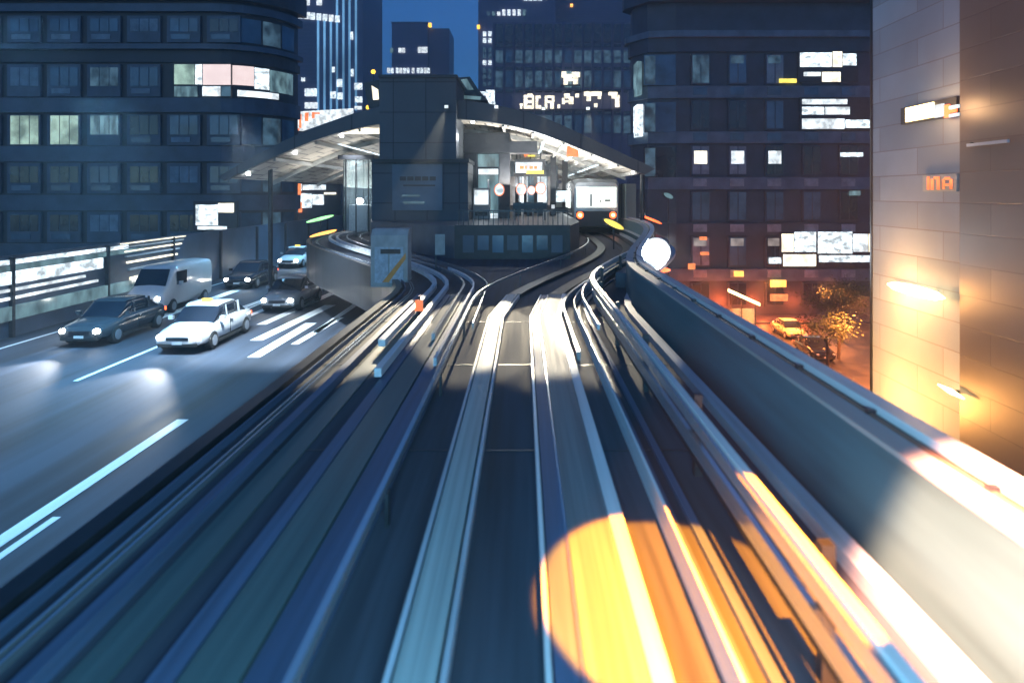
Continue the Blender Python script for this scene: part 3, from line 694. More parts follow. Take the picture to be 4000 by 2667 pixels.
for a, b, c, d, mm in ((3012, 1095, 3072, 1122, E_ORANGE), (3012, 1150, 3078, 1176, E_REDS), (2735, 925, 2762, 938, E_REDS), (2690, 1030, 2716, 1052, E_REDS), (2738, 985, 2770, 996, E_REDS), (2870, 1060, 2905, 1080, E_ORANGE)):
    PB('sign_lamp', mm, rb, DR - .7, a, b, c, d, .25)

# near stone-clad building on the right
sb = thing('stone_building', 'close stone clad building corner washed by orange light at the right edge', 'building', (9, 12, 0))
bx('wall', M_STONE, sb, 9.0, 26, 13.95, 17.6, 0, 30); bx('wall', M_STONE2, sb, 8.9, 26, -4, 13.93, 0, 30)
bx('corner_trim', M_DSTEEL, sb, 8.97, 9.02, 17.603, 17.68, 0, 30)
def WB(nm, m, y_px0, y_px1, py0, py1, xw=9.0, th=.08, parent=None):
    """box fixed on a wall that runs along the track; columns given where they appear"""
    y0, y1 = xw * F / (y_px1 - 2045), xw * F / (y_px0 - 2045); ym = (y0 + y1) / 2
    return bx(nm, m, parent, xw - th, xw - .003, y0, y1, Z(py1, ym), Z(py0, ym))
ns = thing('neon_sign', 'small glowing white and orange sign high on the stone wall', 'sign', (8.9, 15, Z(440, 15)))
WB('casing', M_DARK, 3535, 3755, 402, 470, 9.0, .1, ns)
WB('face', E_SODIUM, 3542, 3650, 412, 468, 8.9, .03, ns); WB('face', E_WHITE, 3655, 3690, 408, 458, 8.9, .03, ns)
WB('lettering', E_RED, 3695, 3712, 410, 460, 8.9, .04, ns); WB('lettering', E_WHITE, 3714, 3750, 412, 425, 8.9, .04, ns); WB('lettering', E_RED, 3714, 3740, 428, 440, 8.9, .04, ns); WB('lettering', E_WHITE, 3714, 3750, 444, 456, 8.9, .04, ns)
n2 = thing('wall_sign', 'small red and cream sign lower on the stone wall', 'sign', (8.9, 15, Z(710, 15)))
WB('face', M_CONC2, 3615, 3748, 682, 748, 9.0, .06, n2)
for a, b, c, d in ((3625, 3632, 690, 742), (3640, 3648, 700, 742), (3652, 3672, 690, 700), (3664, 3672, 700, 742), (3685, 3692, 700, 740), (3694, 3712, 692, 702), (3694, 3712, 718, 726), (3714, 3722, 700, 740)): WB('lettering', E_REDS, a, b, c, d, 8.94, .03, n2)
wl = thing('wall_lamp', 'long glowing yellow lamp on the stone wall above the parapet', 'lamp', (8.8, 15.5, Z(1135, 15.5)))
ya, yb = 8.75 * F / (3690 - 2045), 8.75 * F / (3470 - 2045)
MB().loft([[(8.75 + r * math.cos(a * math.pi / 6), y, Z(1135, 15.3) + r * math.sin(a * math.pi / 6)) for a in range(12)] for r, y in ((.02, ya), (.10, ya + .3), (.13, (ya + yb) / 2), (.1, yb - .3), (.03, yb))]).build('tube', E_SODIUM, wl, smooth=True)
bx('bracket', M_DSTEEL, wl, 8.86, 8.997, ya + .6, ya + .7, Z(1135, 15.3) - .05, Z(1135, 15.3) + .05); bx('bracket', M_DSTEEL, wl, 8.86, 8.997, yb - .7, yb - .6, Z(1135, 15.3) - .05, Z(1135, 15.3) + .05)
w2 = thing('wall_lamp', 'small yellow lamp low on the stone wall just above the coping', 'lamp', (8.8, 14, Z(1530, 14)))
ya, yb = 8.75 * F / (3760 - 2045), 8.75 * F / (3660 - 2045)
MB().loft([[(8.78 + r * math.cos(a * math.pi / 6), y, Z(1530, 14) + .05 * (y - 14) + r * math.sin(a * math.pi / 6)) for a in range(12)] for r, y in ((.02, ya), (.06, (ya + yb) / 2), (.02, yb))]).build('tube', E_SODIUM, w2, smooth=True)  # glowing tube added in place of reflected glints
bx('bracket', M_DSTEEL, w2, 8.83, 8.997, 13.95, 14.05, Z(1535, 14), Z(1525, 14))
rl = thing('wall_rail', 'short pale horizontal bar on the dark stone near the right edge', 'rail', (8.8, 13, Z(558, 13)))
WB('bar', M_KERB, 3785, 3945, 554, 566, 8.85, .05, rl); WB('bracket', M_DSTEEL, 3800, 3804, 556, 562, 8.9, .06, rl); WB('bracket', M_DSTEEL, 3925, 3929, 556, 562, 8.9, .06, rl)

# city towers behind
def towers():
    D = 220.0
    t = thing('tower_block', 'tall tower with glowing blue vertical light strips left of the gap of sky', 'building', (X(1250, D), D, 0))
    PB('wall', M_TOW, t, D, 1085, -160, 1418, 1100, 30)
    for x in (1238, 1263, 1288, 1312, 1337, 1361, 1386): PB('light_strip', E_STRIP, t, D - .5, x, 76 if x < 1310 else -100, x + 7, 432, .5)
    for k, x in enumerate(range(1092, 1310, 24)):
        PB('window', E_COOL if k % 4 else E_WHITE, t, D - .6, x, 38 + k * 2.6, x + (21 if k < 5 else 17), 64 + k * 2.6, .5)
        if k < 2 or k in (4, 6): PB('window', E_WHITE, t, D - .6, x, -10, x + 20, 20, .5)
    for a, b, c, d in ((1368, 125, 1378, 155), (1370, 270, 1380, 298), (1315, 310, 1336, 340), (1290, 358, 1312, 384), (1318, 362, 1338, 388), (1190, 346, 1236, 376), (1190, 400, 1240, 424), (1384, 325, 1414, 350), (1386, 378, 1414, 400), (1384, 415, 1412, 428), (1296, 262, 1306, 282), (1176, 304, 1190, 318)):
        PB('window', E_COOL if (a + c) % 3 else E_WHITE, t, D - .8, a, b, c, d, .5)
    for k in range(22):
        PB('floor_line', M_TOW2, t, D - .2, 1086, 90 + k * 16, 1236, 93 + k * 16, .2)
    D = 300.0
    t = thing('tower_block', 'small distant tower with two rows of lit windows in the middle of the sky', 'building', (X(1640, D), D, 0))
    PB('wall', M_TOW2, t, D, 1530, 88, 1670, 1000, 25); PB('wing', M_TOW, t, D + 3, 1672, 112, 1755, 1000, 20); PB('cornice', M_TOW, t, D - .5, 1528, 86, 1672, 92, 26)
    for k, x in enumerate((1524, 1556, 1570, 1632, 1646, 1658)): PB('window', E_WHITE if k else E_TEAL, t, D - 1, x, 188 - (k > 2) * 4, x + 11, 206, .8)
    for k, x in enumerate((1512, 1526, 1546, 1560, 1574, 1588, 1608, 1628, 1642, 1656, 1668)): PB('window', E_COOL if k % 3 else E_WHITE, t, D - 1, x, 266, x + 10, 286, .8)
    for k in range(10): PB('floor_line', M_TOW, t, D - .2, 1532, 104 + k * 16, 1668, 107 + k * 16, .2)
    bc = PB('beacon', E_AMBER, t, D, 1673, 90, 1684, 104, 2)
    D = 260.0
    t = thing('tower_block', 'tall violet tower with a slim stair of paired lit windows right of the sky gap', 'building', (X(2000, D), D, 0))
    PB('wall', M_TOW2, t, D, 1868, -150, 2170, 1000, 30)
    for k, x in enumerate(range(1902, 2044, 20)): PB('window', (E_DIM, E_TEAL, E_WHITE, E_WHITE, E_COOL, E_WHITE, E_COOL, E_TEAL)[k], t, D - 1, x, 38 if k > 2 else 46, x + 12, 60, .8)
    for k in range(4): PB('window', E_COOL, t, D - 1, 2046 + k * 19, -20, 2060 + k * 19, 2, .8)
    for y, mm in ((124, E_COOL), (150, E_COOL), (186, E_DIM), (210, E_DIM), (236, E_COOL), (268, E_DIM), (292, E_DIM), (320, E_DIM)):
        for x in (1886, 1907): PB('window', mm, t, D - 1, x, y, x + 13, y + 17, .8)
    for k in range(14): PB('pier_line', M_TOW, t, D - .3, 1880 + k * 21, -150, 1884 + k * 21, 110, .3)
    PB('beacon', E_AMBER, t, D - 1.5, 1863, 98, 1874, 112, 1)
    D = 250.0
    t = thing('tower_block', 'plain dark tower rising behind the gridded office block', 'building', (X(2320, D), D + 20, 0))
    PB('wall', M_TOW, t, D + 20, 2160, -150, 2640, 1000, 30); PB('beacon', E_ORANGE, t, D + 19, 2228, 16, 2238, 26, 1)
    for k in range(20): PB('floor_line', M_TOW2, t, D + 19.8, 2162, -20 + k * 10, 2490, -17 + k * 10, .2)
    # gridded office block with roof sign letters
    D = 180.0
    t = thing('office_building', 'wide violet office block with square window grid behind the canopy', 'building', (X(2200, D), D, 0))
    PB('wall', M_TOW2, t, D, 1928, 88, 2520, 1100, 30)
    n = 0; rws = ((94, 166, 0), (172, 184, 0), (198, 246, 1), (262, 272, 0), (278, 342, 1), (350, 362, 0), (434, 446, 0), (452, 520, 1))
    for r_, (a, b, k) in enumerate(rws):
        if b - a < 20:
            for c_ in range(15): PB('spandrel', M_GLAZ, t, D - .4, 1936 + c_ * 38.5, a, 1964 + c_ * 38.5, b, .3)
        else:
            for c_ in range(15):
                mm = M_GLAZ if not k else (E_DIM if random.random() < .55 else (E_TEAL if random.random() < .3 else M_GLAZB))
                PB('window', mm, t, D - .4, 1936 + c_ * 38.5, a, 1964 + c_ * 38.5, b, .3)
    for c_ in range(16): PB('mullion', M_TOW, t, D - .9, 1926 + c_ * 38.5, 88, 1930 + c_ * 38.5, 600, .6)
    # letters of the roof sign
    s_ = thing('illuminated_sign', 'row of bright cream illuminated letters across the gridded block', 'sign', (X(2230, D), D - 2, Z(430, D)))
    Ds_ = D - 3
    L = [
        [(2030, 405, 2042, 412), (2032, 412, 2040, 424)],
        [(2046, 372, 2060, 424), (2060, 366, 2080, 380), (2060, 392, 2078, 402), (2060, 412, 2086, 424), (2078, 372, 2086, 420)],
        [(2092, 374, 2112, 384), (2092, 384, 2102, 412), (2092, 412, 2114, 424)],
        [(2128, 374, 2138, 424), (2138, 374, 2158, 382), (2156, 374, 2166, 398), (2138, 394, 2160, 402), (2150, 402, 2164, 424)],
        [(2178, 408, 2188, 422)],
        [(2196, 384, 2206, 406), (2204, 366, 2226, 384), (2222, 378, 2240, 406), (2206, 392, 2224, 400)],
        [(2248, 366, 2262, 380)],
        [(2282, 358, 2350, 374), (2292, 374, 2308, 394), (2322, 404, 2334, 418), (2336, 374, 2348, 386)],
        [(2378, 360, 2412, 372), (2404, 372, 2420, 418), (2390, 372, 2404, 384)]]
    for g in L:
        m_ = MB()
        for a, b, c, d in g: m_.box(X(a, Ds_), X(c, Ds_), Ds_, Ds_ + .8 + .001 * (a % 7), Z(d, Ds_), Z(b, Ds_))
        m_.build('letter', E_WARM, s_)
    PB('frame', M_DSTEEL, s_, D - 2, 2025, 426, 2425, 430, 1.2); PB('frame', M_DSTEEL, s_, D - 2, 2025, 352, 2425, 355, 1.2)
    s2_ = thing('illuminated_sign', 'small bright emblem sign above the row of letters', 'sign', (X(2230, D), D - 2, Z(330, D)))
    m_ = MB()
    for a, b, c, d in ((2194, 280, 2212, 302), (2212, 290, 2236, 306), (2234, 282, 2266, 300), (2202, 302, 2218, 330), (2240, 300, 2258, 328), (2218, 306, 2240, 316)): m_.box(X(a, Ds_), X(c, Ds_), Ds_, Ds_ + .8 + .001 * (a % 7), Z(d, Ds_), Z(b, Ds_))
    m_.build('emblem', E_WARM, s2_); PB('frame', M_DSTEEL, s2_, D - 2, 2192, 330, 2268, 333, 1.5)
    # low block behind the canopy on the left with the red and white sign
    D = 110.0
    t = thing('office_building', 'low dark block carrying the red and white sign behind the canopy', 'building', (X(1250, D), D, 0))
    PB('wall', M_LBB, t, D, 1085, 505, 1520, 1100, 14)
    for k in range(9): PB('window', (E_TEAL, M_GLAZB, E_DIM)[k % 3], t, D - .2, 1100 + 46 * k, 560, 1130 + 46 * k, 600, .2)
    s_ = thing('illuminated_sign', 'bright white rooftop sign with orange red characters left of the canopy', 'sign', (X(1240, D), D - 1, Z(505, D)))
    MB().loft([[(X(a, D - 1), y, Z(b, D - 1)) for a, b in ((1108, 440), (1378, 424), (1378, 442), (1270, 480), (1180, 512), (1120, 505))] for y in (D - 1, D - .6)]).build('face', E_WHITE, s_)
    for a, b, c, d in ((1112, 456, 1122, 500), (1122, 452, 1150, 460), (1140, 470, 1150, 506), (1124, 480, 1140, 486), (1168, 446, 1176, 500), (1190, 440, 1204, 474), (1218, 438, 1228, 462), (1228, 440, 1248, 446), (1150, 502, 1168, 510)):
        PB('character', E_REDS, s_, D - 1.25, a, b, c, d, .2)
    PB('frame', M_DSTEEL, s_, D - .5, 1110, 508, 1376, 514, .4)
    # shop fronts far off beneath the canopy
    D = 90.0
    t = thing('shop_building', 'brightly lit shop fronts with red vertical banners seen under the left of the canopy', 'building', (X(1150, D), D, 0))
    PB('wall', M_LB, t, D, 960, 712, 1330, 900, 8)
    PB('canopy_strip', E_WARM, t, D - .6, 935, 736, 1060, 746, .5)
    for a, b, c, d, mm in ((1062, 722, 1118, 744, E_WARM), (1126, 718, 1176, 745, E_COOL), (1182, 722, 1270, 742, E_WHITE), (1110, 758, 1150, 816, E_WHITE), (1156, 756, 1215, 812, E_COOL), (1220, 760, 1262, 800, E_WHITE), (1044, 796, 1104, 812, E_WHITE), (1266, 752, 1310, 760, E_WARM)):
        PB('window', mm, t, D - .4, a, b, c, d, .3)
    for a, b, c, d in ((1128, 720, 1140, 784), (1162, 718, 1174, 764), (1166, 790, 1178, 830), (1128, 828, 1142, 862)): PB('banner', E_REDS, t, D - .9, a, b, c, d, .25)
    # white glow mast and the balcony
    t = thing('building_lights', 'row of bright cream lamps by the right shoulder of the canopy', 'lamp', (X(1900, 120), 120, Z(400, 120)))
    for a, b, c, d in ((1872, 358, 1930, 372), (1898, 352, 1932, 402), (1900, 398, 1934, 408)): PB('lamp', E_COOL, t, 120, a, b, c, d, .4 + .01 * (a % 5))
    PB('support', M_TOW, t, 120.5, 1890, 372, 1895, 700, .3)
towers()
for px, py, lab in ((1458, 281, 'amber beacon above the left shoulder of the canopy'), (1438, 420, 'amber lamp resting at the left fascia top')):
    t = thing('beacon_lamp', lab, 'lamp', (X(px, 60), 60, Z(py, 60)))
    MB().ball((X(px, 60), 60, Z(py, 60)), .2, 10, 6).build('lens', E_AMBER, t, smooth=True)
    bx('mast', M_DSTEEL, t, X(px, 60) - .04, X(px, 60) + .04, 59.96, 60.04, ZR, Z(py, 60) - .17)

# ------------------------------------------------------------------ added barrier whose glowing bands imitate light streaks beside the road
br = thing('noise_barrier', 'dark noise barrier with glowing white light bands along the far side of the road', 'barrier', (-19.9, 20, ZR))
XB = -19.6
def BD(px): return XB * F / (px - 2045)
def hB(r): return CZ - abs(XB) / r          # height of a line seen with slope ratio r
secs = [[(XB - .4 + rc(D), D, ZR - .9), (XB - .02 + rc(D), D, ZR - .9), (XB - .02 + rc(D), D, hB(8.2)), (XB - .2 + rc(D), D, hB(8.2)), (XB - .4 + rc(D), D, ZR)] for D in ds(-6, 150, 6)]
MB().loft(secs).build('wall', M_LBB, br)
bx('light_band', E_COOL, br, XB - .018, XB + .03, 2, BD(500), hB(7.2), hB(7.7))
bx('light_band', E_COOL, br, XB - .018, XB + .10, 2, BD(395), hB(5.65), hB(6.55))
bx('light_band', E_TEAL, br, XB - .018, XB + .05, 2, BD(560), hB(6.62), hB(7.1))
bx('light_band', E_WHITE, br, XB - .018, XB + .05, 2, BD(330), hB(5.22), hB(5.38))
bx('light_band', E_WHITE, br, XB - .018, XB + .05, 2, BD(380), hB(4.82), hB(4.95))
bx('base_panel', E_TEAL, br, XB - .018, XB + .12, 2, BD(600), hB(4.05), hB(4.55))
for k in range(7):
    r = 8.0 - k * .55; bx('louvre', M_RAILP if k % 2 else E_WARM, br, XB - .018, XB + .1, BD(470 + 6 * k), BD(720 - 8 * k), hB(r - .14), hB(r))  # glowing and pale slats added in the shape of slanted light streaks
for D in range(8, 120, 6): bx('post', M_DSTEEL, br, XB - .01, XB + .14, D, D + .15, ZR, hB(8.0)) if not 12 < D < 26 else None

# ------------------------------------------------------------------ vehicles
def supersec(y, hw, z0, z1, e=4.0, n=20):
    pts = []; zc = (z0 + z1) / 2; hh = (z1 - z0) / 2
    for k in range(n):
        a = 2 * math.pi * k / n; c, s = math.cos(a), math.sin(a)
        pts.append((hw * math.copysign(abs(c) ** (2 / e), c), y, zc + hh * math.copysign(abs(s) ** (2 / e), s)))
    return pts
def make_car(paint, label, taxi=False, van=False, back=False, L=4.5, grp='cars driving on the elevated road'):
    t = thing('delivery_van' if van else 'car', label, 'van' if van else 'car', group=grp)
    H = L / 2
    if van:
        MB().loft([supersec(-H, .72, .35, .95), supersec(-H + .12, .84, .28, 1.15), supersec(-H + .5, .86, .25, 1.35), supersec(-H + 1.1, .87, .25, 2.05, 6), supersec(-H + 1.5, .88, .25, 2.15, 6), supersec(H - .1, .88, .25, 2.15, 6), supersec(H, .82, .35, 2.05, 6)]).build('body', paint, t, smooth=True)
        gl = [[(-.72, -H + .44, 1.28), (.72, -H + .44, 1.28), (.66, -H + .96, 1.98), (-.66, -H + .96, 1.98)]]
        q = MB().poly(gl[0]).build('windscreen', M_GLAZ, t); so = q.modifiers.new('s', 'SOLIDIFY'); so.thickness = .04; so.offset = 0
        for s in (-1, 1): bx('side_window', M_GLAZ, t, s * .875 - .012, s * .875 + .012, -H + 1.15, -H + 2.1, 1.25, 1.85)
    else:
        MB().loft([supersec(-H, .62, .35, .60), supersec(-H + .1, .78, .26, .70), supersec(-H + .5, .85, .22, .80), supersec(-H + 1.3, .87, .20, .93), supersec(0, .88, .20, .96), supersec(H - 1.0, .87, .20, .97), supersec(H - .25, .83, .24, .94), supersec(H, .70, .36, .78)]).build('body', paint, t, smooth=True)
        cabin = MB().loft([supersec(-H + 1.15, .74, .80, .92, 5), supersec(-H + 1.75, .70, .80, 1.36, 5), supersec(-H + 2.0, .69, .80, 1.42, 5), supersec(H - 1.6, .69, .80, 1.42, 5), supersec(H - 1.15, .70, .80, 1.32, 5), supersec(H - .6, .74, .80, .94, 5)]).build('cabin', M_GLAZ, t, smooth=True)
        MB().loft([supersec(-H + 1.8, .60, 1.34, 1.40, 5), supersec(-H + 2.0, .63, 1.36, 1.46, 5), supersec(H - 1.6, .63, 1.36, 1.46, 5), supersec(H - 1.3, .60, 1.32, 1.41, 5)]).build('roof', paint, t, smooth=True)
    if not van:
        for sx in (-1, 1):
            for ya_, yb_ in ((-.12, -.04), (H - 1.35, H - 1.2)):
                MB().loft([[(sx * .755, ya_, .93), (sx * .755, yb_, .93), (sx * .70, yb_, 1.37), (sx * .70, ya_, 1.37)], [(sx * .77, ya_, .93), (sx * .77, yb_, .93), (sx * .715, yb_, 1.37), (sx * .715, ya_, 1.37)]]).build('pillar', paint, t)
            bx('door_seam', M_RUB, t, sx * .875 - .012, sx * .875 + .012, -.06, -.045, .35, .88)
            bx('door_handle', M_STEEL, t, sx * .885 - .015, sx * .885 + .015, .0, .16, .78, .81)
            bx('sill', M_RUB, t, sx * .83 - .04, sx * .83 + .04, -H + 1.25, H - 1.25, .18, .28)
    bx('bumper', M_RUB, t, -.66, .66, -H - .02, -H + .12, .26, .36)
    for sx in (-1, 1):
        for sy in (-H + .85, H - .85):
            wv = MB().loft([[(sx * x, sy + r * math.cos(a * math.pi / 9), .32 + r * math.sin(a * math.pi / 9)) for a in range(18)] for x, r in ((.66, .32), (.88, .32), (.9, .28))]).build('wheel', M_RUB, t)
            MB().loft([[(sx * x, sy + .19 * math.cos(a * math.pi / 8), .32 + .19 * math.sin(a * math.pi / 8)) for a in range(16)] for x in (.89, .915)]).build('rim', M_SILVP, wv)
        MB().ball((sx * .6, -H + .07, .58 if not van else .78), .13, 12, 8, .7).build('headlight', M_KERB if back else E_HEAD, t, smooth=True)
        bx('tail_light', E_RED, t, sx * .62 - .13, sx * .62 + .13, H - .07, H + .03, .60, .74)
        bx('mirror', paint, t, sx * .93 - .08, sx * .93 + .08, -H + 1.35, -H + 1.5, .95 if not van else 1.2, 1.08 if not van else 1.4)
    bx('grille', M_DSTEEL, t, -.38, .38, -H - .01, -H + .1, .46 if not van else .6, .58 if not van else .75); bx('number_plate', M_LINE, t, -.17, .17, -H - .03, -H - .012, .34, .43)
    if taxi: bx('roof_lamp', E_YEL, t, -.18, .18, -.1, .05, 1.462, 1.58)
    return t
c1 = make_car(M_WHITEP, 'white saloon with headlights on, nearest the guideway on the elevated road', taxi=True)
c1.location = (-11.8, 25.5, ZR + .006)
c2 = make_car(mat('dark_grey_car_paint', (.05, .06, .07), .25, var=.03, coat=.8), 'dark grey saloon with lit headlamps, leftmost on the elevated road'); c2.location = (-15.8, 26.5, ZR + .006)
c3 = make_car(M_WHITEP, 'white box van in the far lane beside the light bands', van=True, L=4.8); c3.location = (-17.0, 33.0, ZR + .006); c3['group'] = 'vans driving on the elevated road'
def cp(o, loc, label, rz=0, mats=None):
    c = copy_tree(o); c.location = loc; c['label'] = label; c.rotation_euler = (0, 0, rz)
    if mats:
        for ch in c.children:
            if ch.name.startswith(('body', 'roof.', 'mirror')) and not ch.name.startswith('roof_lamp'):
                ch.data = ch.data.copy(); ch.data.materials[0] = mats
    return c
cp(c2, (-11.3, 33.5, ZR + .006), 'silver saloon following the white taxi on the elevated road', mats=M_SILVP)
cp(c1, (-12.2, 46, ZR + .006), 'white saloon farther back under the canopy end, middle of the elevated road')
cp(c3, (-9.2, 41, ZR + .006), 'silver grey van behind the trackside cabinet on the elevated road', mats=M_SILVP)
cp(c2, (-16.3, 41, ZR + .006), 'black saloon in the far lane before the shops', mats=M_BLACKP)
cp(c1, (-17.2, 52, ZR + .006), 'white saloon close to the louvred part of the barrier')
G2 = 'cars queuing on the street to the right'
k1 = make_car(M_SILVP, 'silver car with red tail lamps queuing nearest the parapet on the street', back=True, grp=G2); k1.location = (18.5, 57, .006)
for ch in list(k1.children): pass
for x, y, lab, m in ((22.5, 53, 'black car with red tail lamps on the street below the stone building', M_BLACKP), (19.0, 63.2, 'white car at the front of the street queue by the shelter', M_WHITEP), (23.5, 60.5, 'cream car beside the street trees', M_YELP)):
    cp(k1, (x, y, .006), lab, mats=m)
# bus shelter with glowing roof on the street
D = 62.0
bs = thing('bus_shelter', 'small shelter with glowing warm roof strip on the street below the right building', 'shelter', (X(2905, D), D, 0))
x0, x1 = X(2850, D), X(2962, D)
MB().loft([[(x, D + y, Z(1142, D) + z - (x - x0) * .45) for y, z in ((-.5, 0), (.5, 0), (.5, .28), (-.5, .28))] for x in (x0, x1)]).build('roof', E_SODIUM, bs)
for x in (x0 + .2, x0 + 1.1): bx('post', M_DSTEEL, bs, x - .04, x + .04, D - .04, D + .04, 0, Z(1142, D) - (x - x0) * .45)
bx('post', M_DSTEEL, bs, x1 - .3, x1 - .22, D - .04, D + .04, 0, Z(1142, D) - (x1 - x0 - .3) * .45)
bx('bench', M_CONC2, bs, x0 + .3, x1 - .5, D - .2, D + .2, .4, .48); bx('glass_back', M_GLASS, bs, x0 + .1, x1 - .2, D + .3, D + .33, .2, 2.1)

# street trees
def tree(x, y, h, seed, label):
    rnd = random.Random(seed)
    t = thing('street_tree', label, 'tree', (x, y, 0), group='street trees below the stone building')
    tk = MB(); tk.tube([(x, y, 0), (x + .05, y, h * .3), (x - .05, y + .05, h * .55)], .14, 8, .08)
    tips = []
    for k in range(7):
        a = k * .9 + rnd.random(); l = h * (.22 + .12 * rnd.random()); z0 = h * (.38 + .05 * k * .6)
        e = (x + l * math.cos(a), y + l * math.sin(a), z0 + l * .8); tips.append(e); tk.tube([(x, y, z0), ((x + e[0]) / 2, (y + e[1]) / 2, z0 + l * .5), e], .05, 6, .015)
    tk.build('trunk', M_BARK, t, smooth=True)
    cr = MB()
    for e in tips + [(x, y, h * .85), (x + .4, y - .3, h * .7)]:
        for _ in range(230):
            p = Vector((rnd.gauss(0, .45), rnd.gauss(0, .45), rnd.gauss(0, .38))) + Vector(e)
            u = Vector((rnd.uniform(-1, 1), rnd.uniform(-1, 1), rnd.uniform(-1, 1))).normalized(); v = u.orthogonal().normalized(); s = rnd.uniform(.05, .12)
            cr.poly([tuple(p - u * s), tuple(p + v * s * .5), tuple(p + u * s), tuple(p - v * s * .5)])
    cr.build('crown', M_LEAF, t)
tree(24.0, 52, 6.2, 3, 'dark street tree nearest the stone building edge')
tree(21.8, 49, 4.2, 5, 'small street tree just above the parapet coping')
tree(27.0, 58, 5.6, 9, 'street tree farthest back against the right building')

# ------------------------------------------------------------------ lights of the lamps above, and added lights
CY = (.26, .70, 1.0)
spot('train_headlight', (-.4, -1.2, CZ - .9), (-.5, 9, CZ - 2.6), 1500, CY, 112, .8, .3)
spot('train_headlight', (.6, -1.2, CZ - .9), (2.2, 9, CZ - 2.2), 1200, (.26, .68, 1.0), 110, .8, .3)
point('floodlight_glow', (fx - .1, 23.1, fz + .1), 450, (.85, .94, 1.0), .25)
# added floodlights that brighten the track before the station
for i, (x, tx_) in enumerate(((-3.4, -3.1), (-1.2, -.9), (.9, .5), (2.9, 1.8))):
    f_ = thing('canopy_floodlight', ['small floodlight on the canopy fascia left of the station tower', 'small floodlight on the tower front', 'small floodlight on the canopy fascia right of the tower', 'small floodlight on the canopy fascia above the departure board'][i], 'lamp', (x, 30.2, CZ + 3.2), group='floodlights on the station front')
    yy = 30.2 if i == 1 or i == 0 else 30.85
    bx('head', M_DARK, f_, x - .1, x + .1, yy - .12, yy + .1, CZ + 3.72, CZ + 3.9, .02); bx('lens', E_COOL, f_, x - .08, x + .08, yy - .14, yy - .122, CZ + 3.74, CZ + 3.87)
    spot('deck_floodlight', (x, yy - .2, CZ + 3.7), (tx_, 13.7, CZ - 2.7), (26000, 8500, 5500, 8000)[i], (1.0, .86, .62), 8.4, .25, .04)
area('platform_downlight', (-1.5, 31.6, CZ + 2.6), (-1, 20, CZ - 2.6), 6, .3, 120, (.9, .95, 1.0))
for x, D, p in ((0.5, 40, 700), (1.2, 33.2, 800), (3.4, 46, 240), (-9, 36, 160), (-9.5, 46, 200), (0, 58, 240)):
    area('canopy_uplight', (x, D, CZ + .3), (x + .2, D, CZ + 4), 1.2, 5, p, (1.0, .93, .82))
area('canopy_downlight', (-9, 40, CZ + 2.0), (-9, 40, 0), 1, 10, 500, (.9, .95, 1.0))
# wall washers on the stone building
point('wall_lamp_light', (8.0, 15.9, Z(1135, 15.3) - .2), 360, (1.0, .44, .12), .25)
point('wall_lamp_light', (7.6, 16.2, CZ - 5.0), 900, (1.0, .42, .10), .3)
point('wall_lamp_light', (8.3, 14.3, Z(440, 15)), 60, (1.0, .55, .25), .2)
# street: lights added for the red glow, without lamps of their own
for x, y, p in ((14, 68.3, 90), (17.5, 68.2, 130), (20.5, 68.2, 260), (24, 68.3, 200), (28, 68.3, 160)):
    point('shopfront_glow', (x, y, 1.4), p * 3.2, (1.0, .13, .03), .4)
for x, y, p in ((20.5, 58, 9000), (24, 48, 8000), (17, 63, 5000), (27, 60, 6000)):
    spot('street_lamp_light', (x, y, 5.5), (x, y, 0), p * 1.6, (1.0, .24, .05), 130, .6, .2)
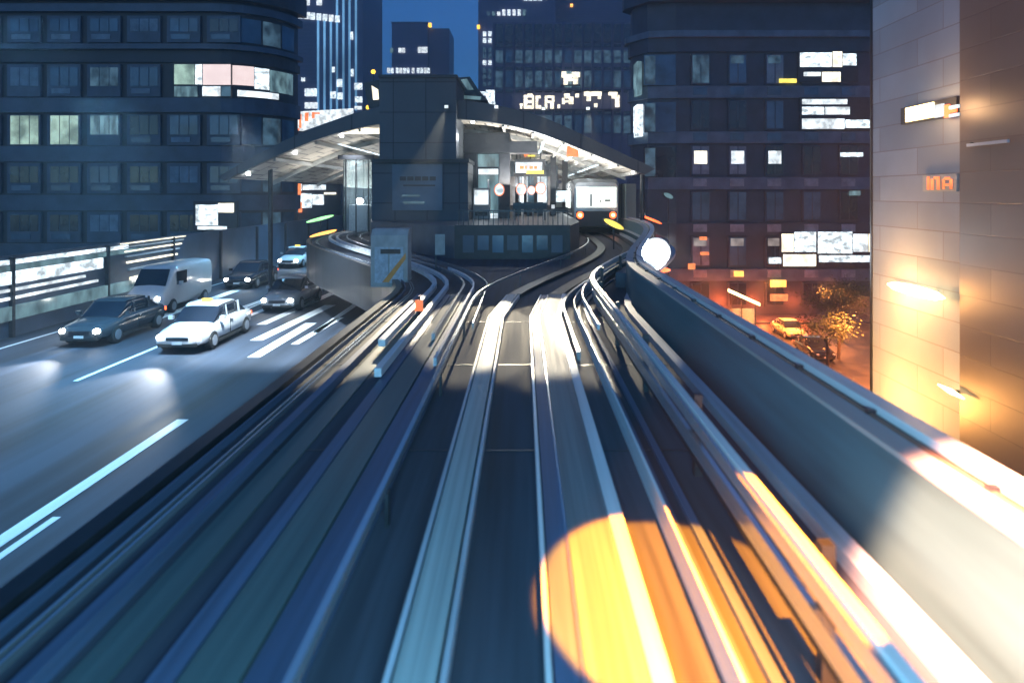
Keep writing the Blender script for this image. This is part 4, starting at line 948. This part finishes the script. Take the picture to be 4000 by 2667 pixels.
# elevated road: fill lights added without lamps, then the car beams
spot('road_lamp_light', (-9.2, 22, ZR + 8), (-8.6, 25.5, ZR), 14000, (.75, .9, 1.0), 66, .7, .3)
for x, y, p in ((-13.5, 22, 1300), (-14, 38, 700), (-9, 12, 500), (-14, 52, 1200)):
    area('road_lamp_light', (x, y, ZR + 8.5), (x, y, ZR), 2, 2, p * .8, (.25, .64, 1.0))
for c in (c1, c2, c3):
    spot('car_headlight_beam', (c.location.x, c.location.y - 2.6, ZR + .9), (c.location.x + .5, c.location.y - 12, ZR - .2), 1500, (.95, .97, 1.0), 55, .6, .1)
# unseen warm spots added to draw the orange and cream discs as light pools
spot('amber_lamp', (1.75, .9, CZ + 2.3), (1.10, 4.25, CZ - 2.6), 38000, (1.0, .27, .006), 18.5, .12, .03)
spot('cream_lamp', (1.2, .6, CZ + 2.6), (3.1, 3.2, CZ - 2.0), 62000, (1.0, .37, .20), 29, .35, .08)
mst = thing('lamp_mast', 'lamp mast beside the parapet carrying an amber and a cream lamp over the track', 'lamp', (3.4, .4, 0))
MB().tube([(3.4, .4, 0), (3.4, .4, CZ + 2.6), (3.2, .45, CZ + 2.95)], .09, 8).build('mast', M_DSTEEL, mst)
MB().tube([(3.2, .45, CZ + 2.95), (1.2, .6, CZ + 2.95)], .04, 6).tube([(3.2, .45, CZ + 2.95), (1.75, .9, CZ + 2.7)], .035, 6).build('arm', M_DSTEEL, mst)
bx('lamp_head', M_DARK, mst, 1.6, 1.9, .75, 1.05, CZ + 2.4, CZ + 2.68); bx('lamp_head', M_DARK, mst, 1.02, 1.38, .42, .78, CZ + 2.7, CZ + 2.94)
# faint bluish sun light for the dusk sky
sun = bpy.data.lights.new('sun', 'SUN'); sun.energy = .05; sun.angle = R(10); sun.color = (.6, .75, 1.0)
so_ = bpy.data.objects.new('sun', sun); COL.objects.link(so_); so_.rotation_euler = (R(50), 0, R(-30))

# night air over the whole place
hz = MB().box(-400, 400, -200, 600, -1, 130).build('haze', None)
hm = bpy.data.materials.new('night_haze'); hm.use_nodes = True; hm.node_tree.nodes.clear()
ho = hm.node_tree.nodes.new('ShaderNodeOutputMaterial'); hv = hm.node_tree.nodes.new('ShaderNodeVolumePrincipled')
hv.inputs['Color'].default_value = (.75, .85, .95, 1); hv.inputs['Density'].default_value = .0018; hv.inputs['Anisotropy'].default_value = .3
hm.node_tree.links.new(hv.outputs[0], ho.inputs['Volume']); hz.data.materials.append(hm)
tag(hz, kind='stuff')
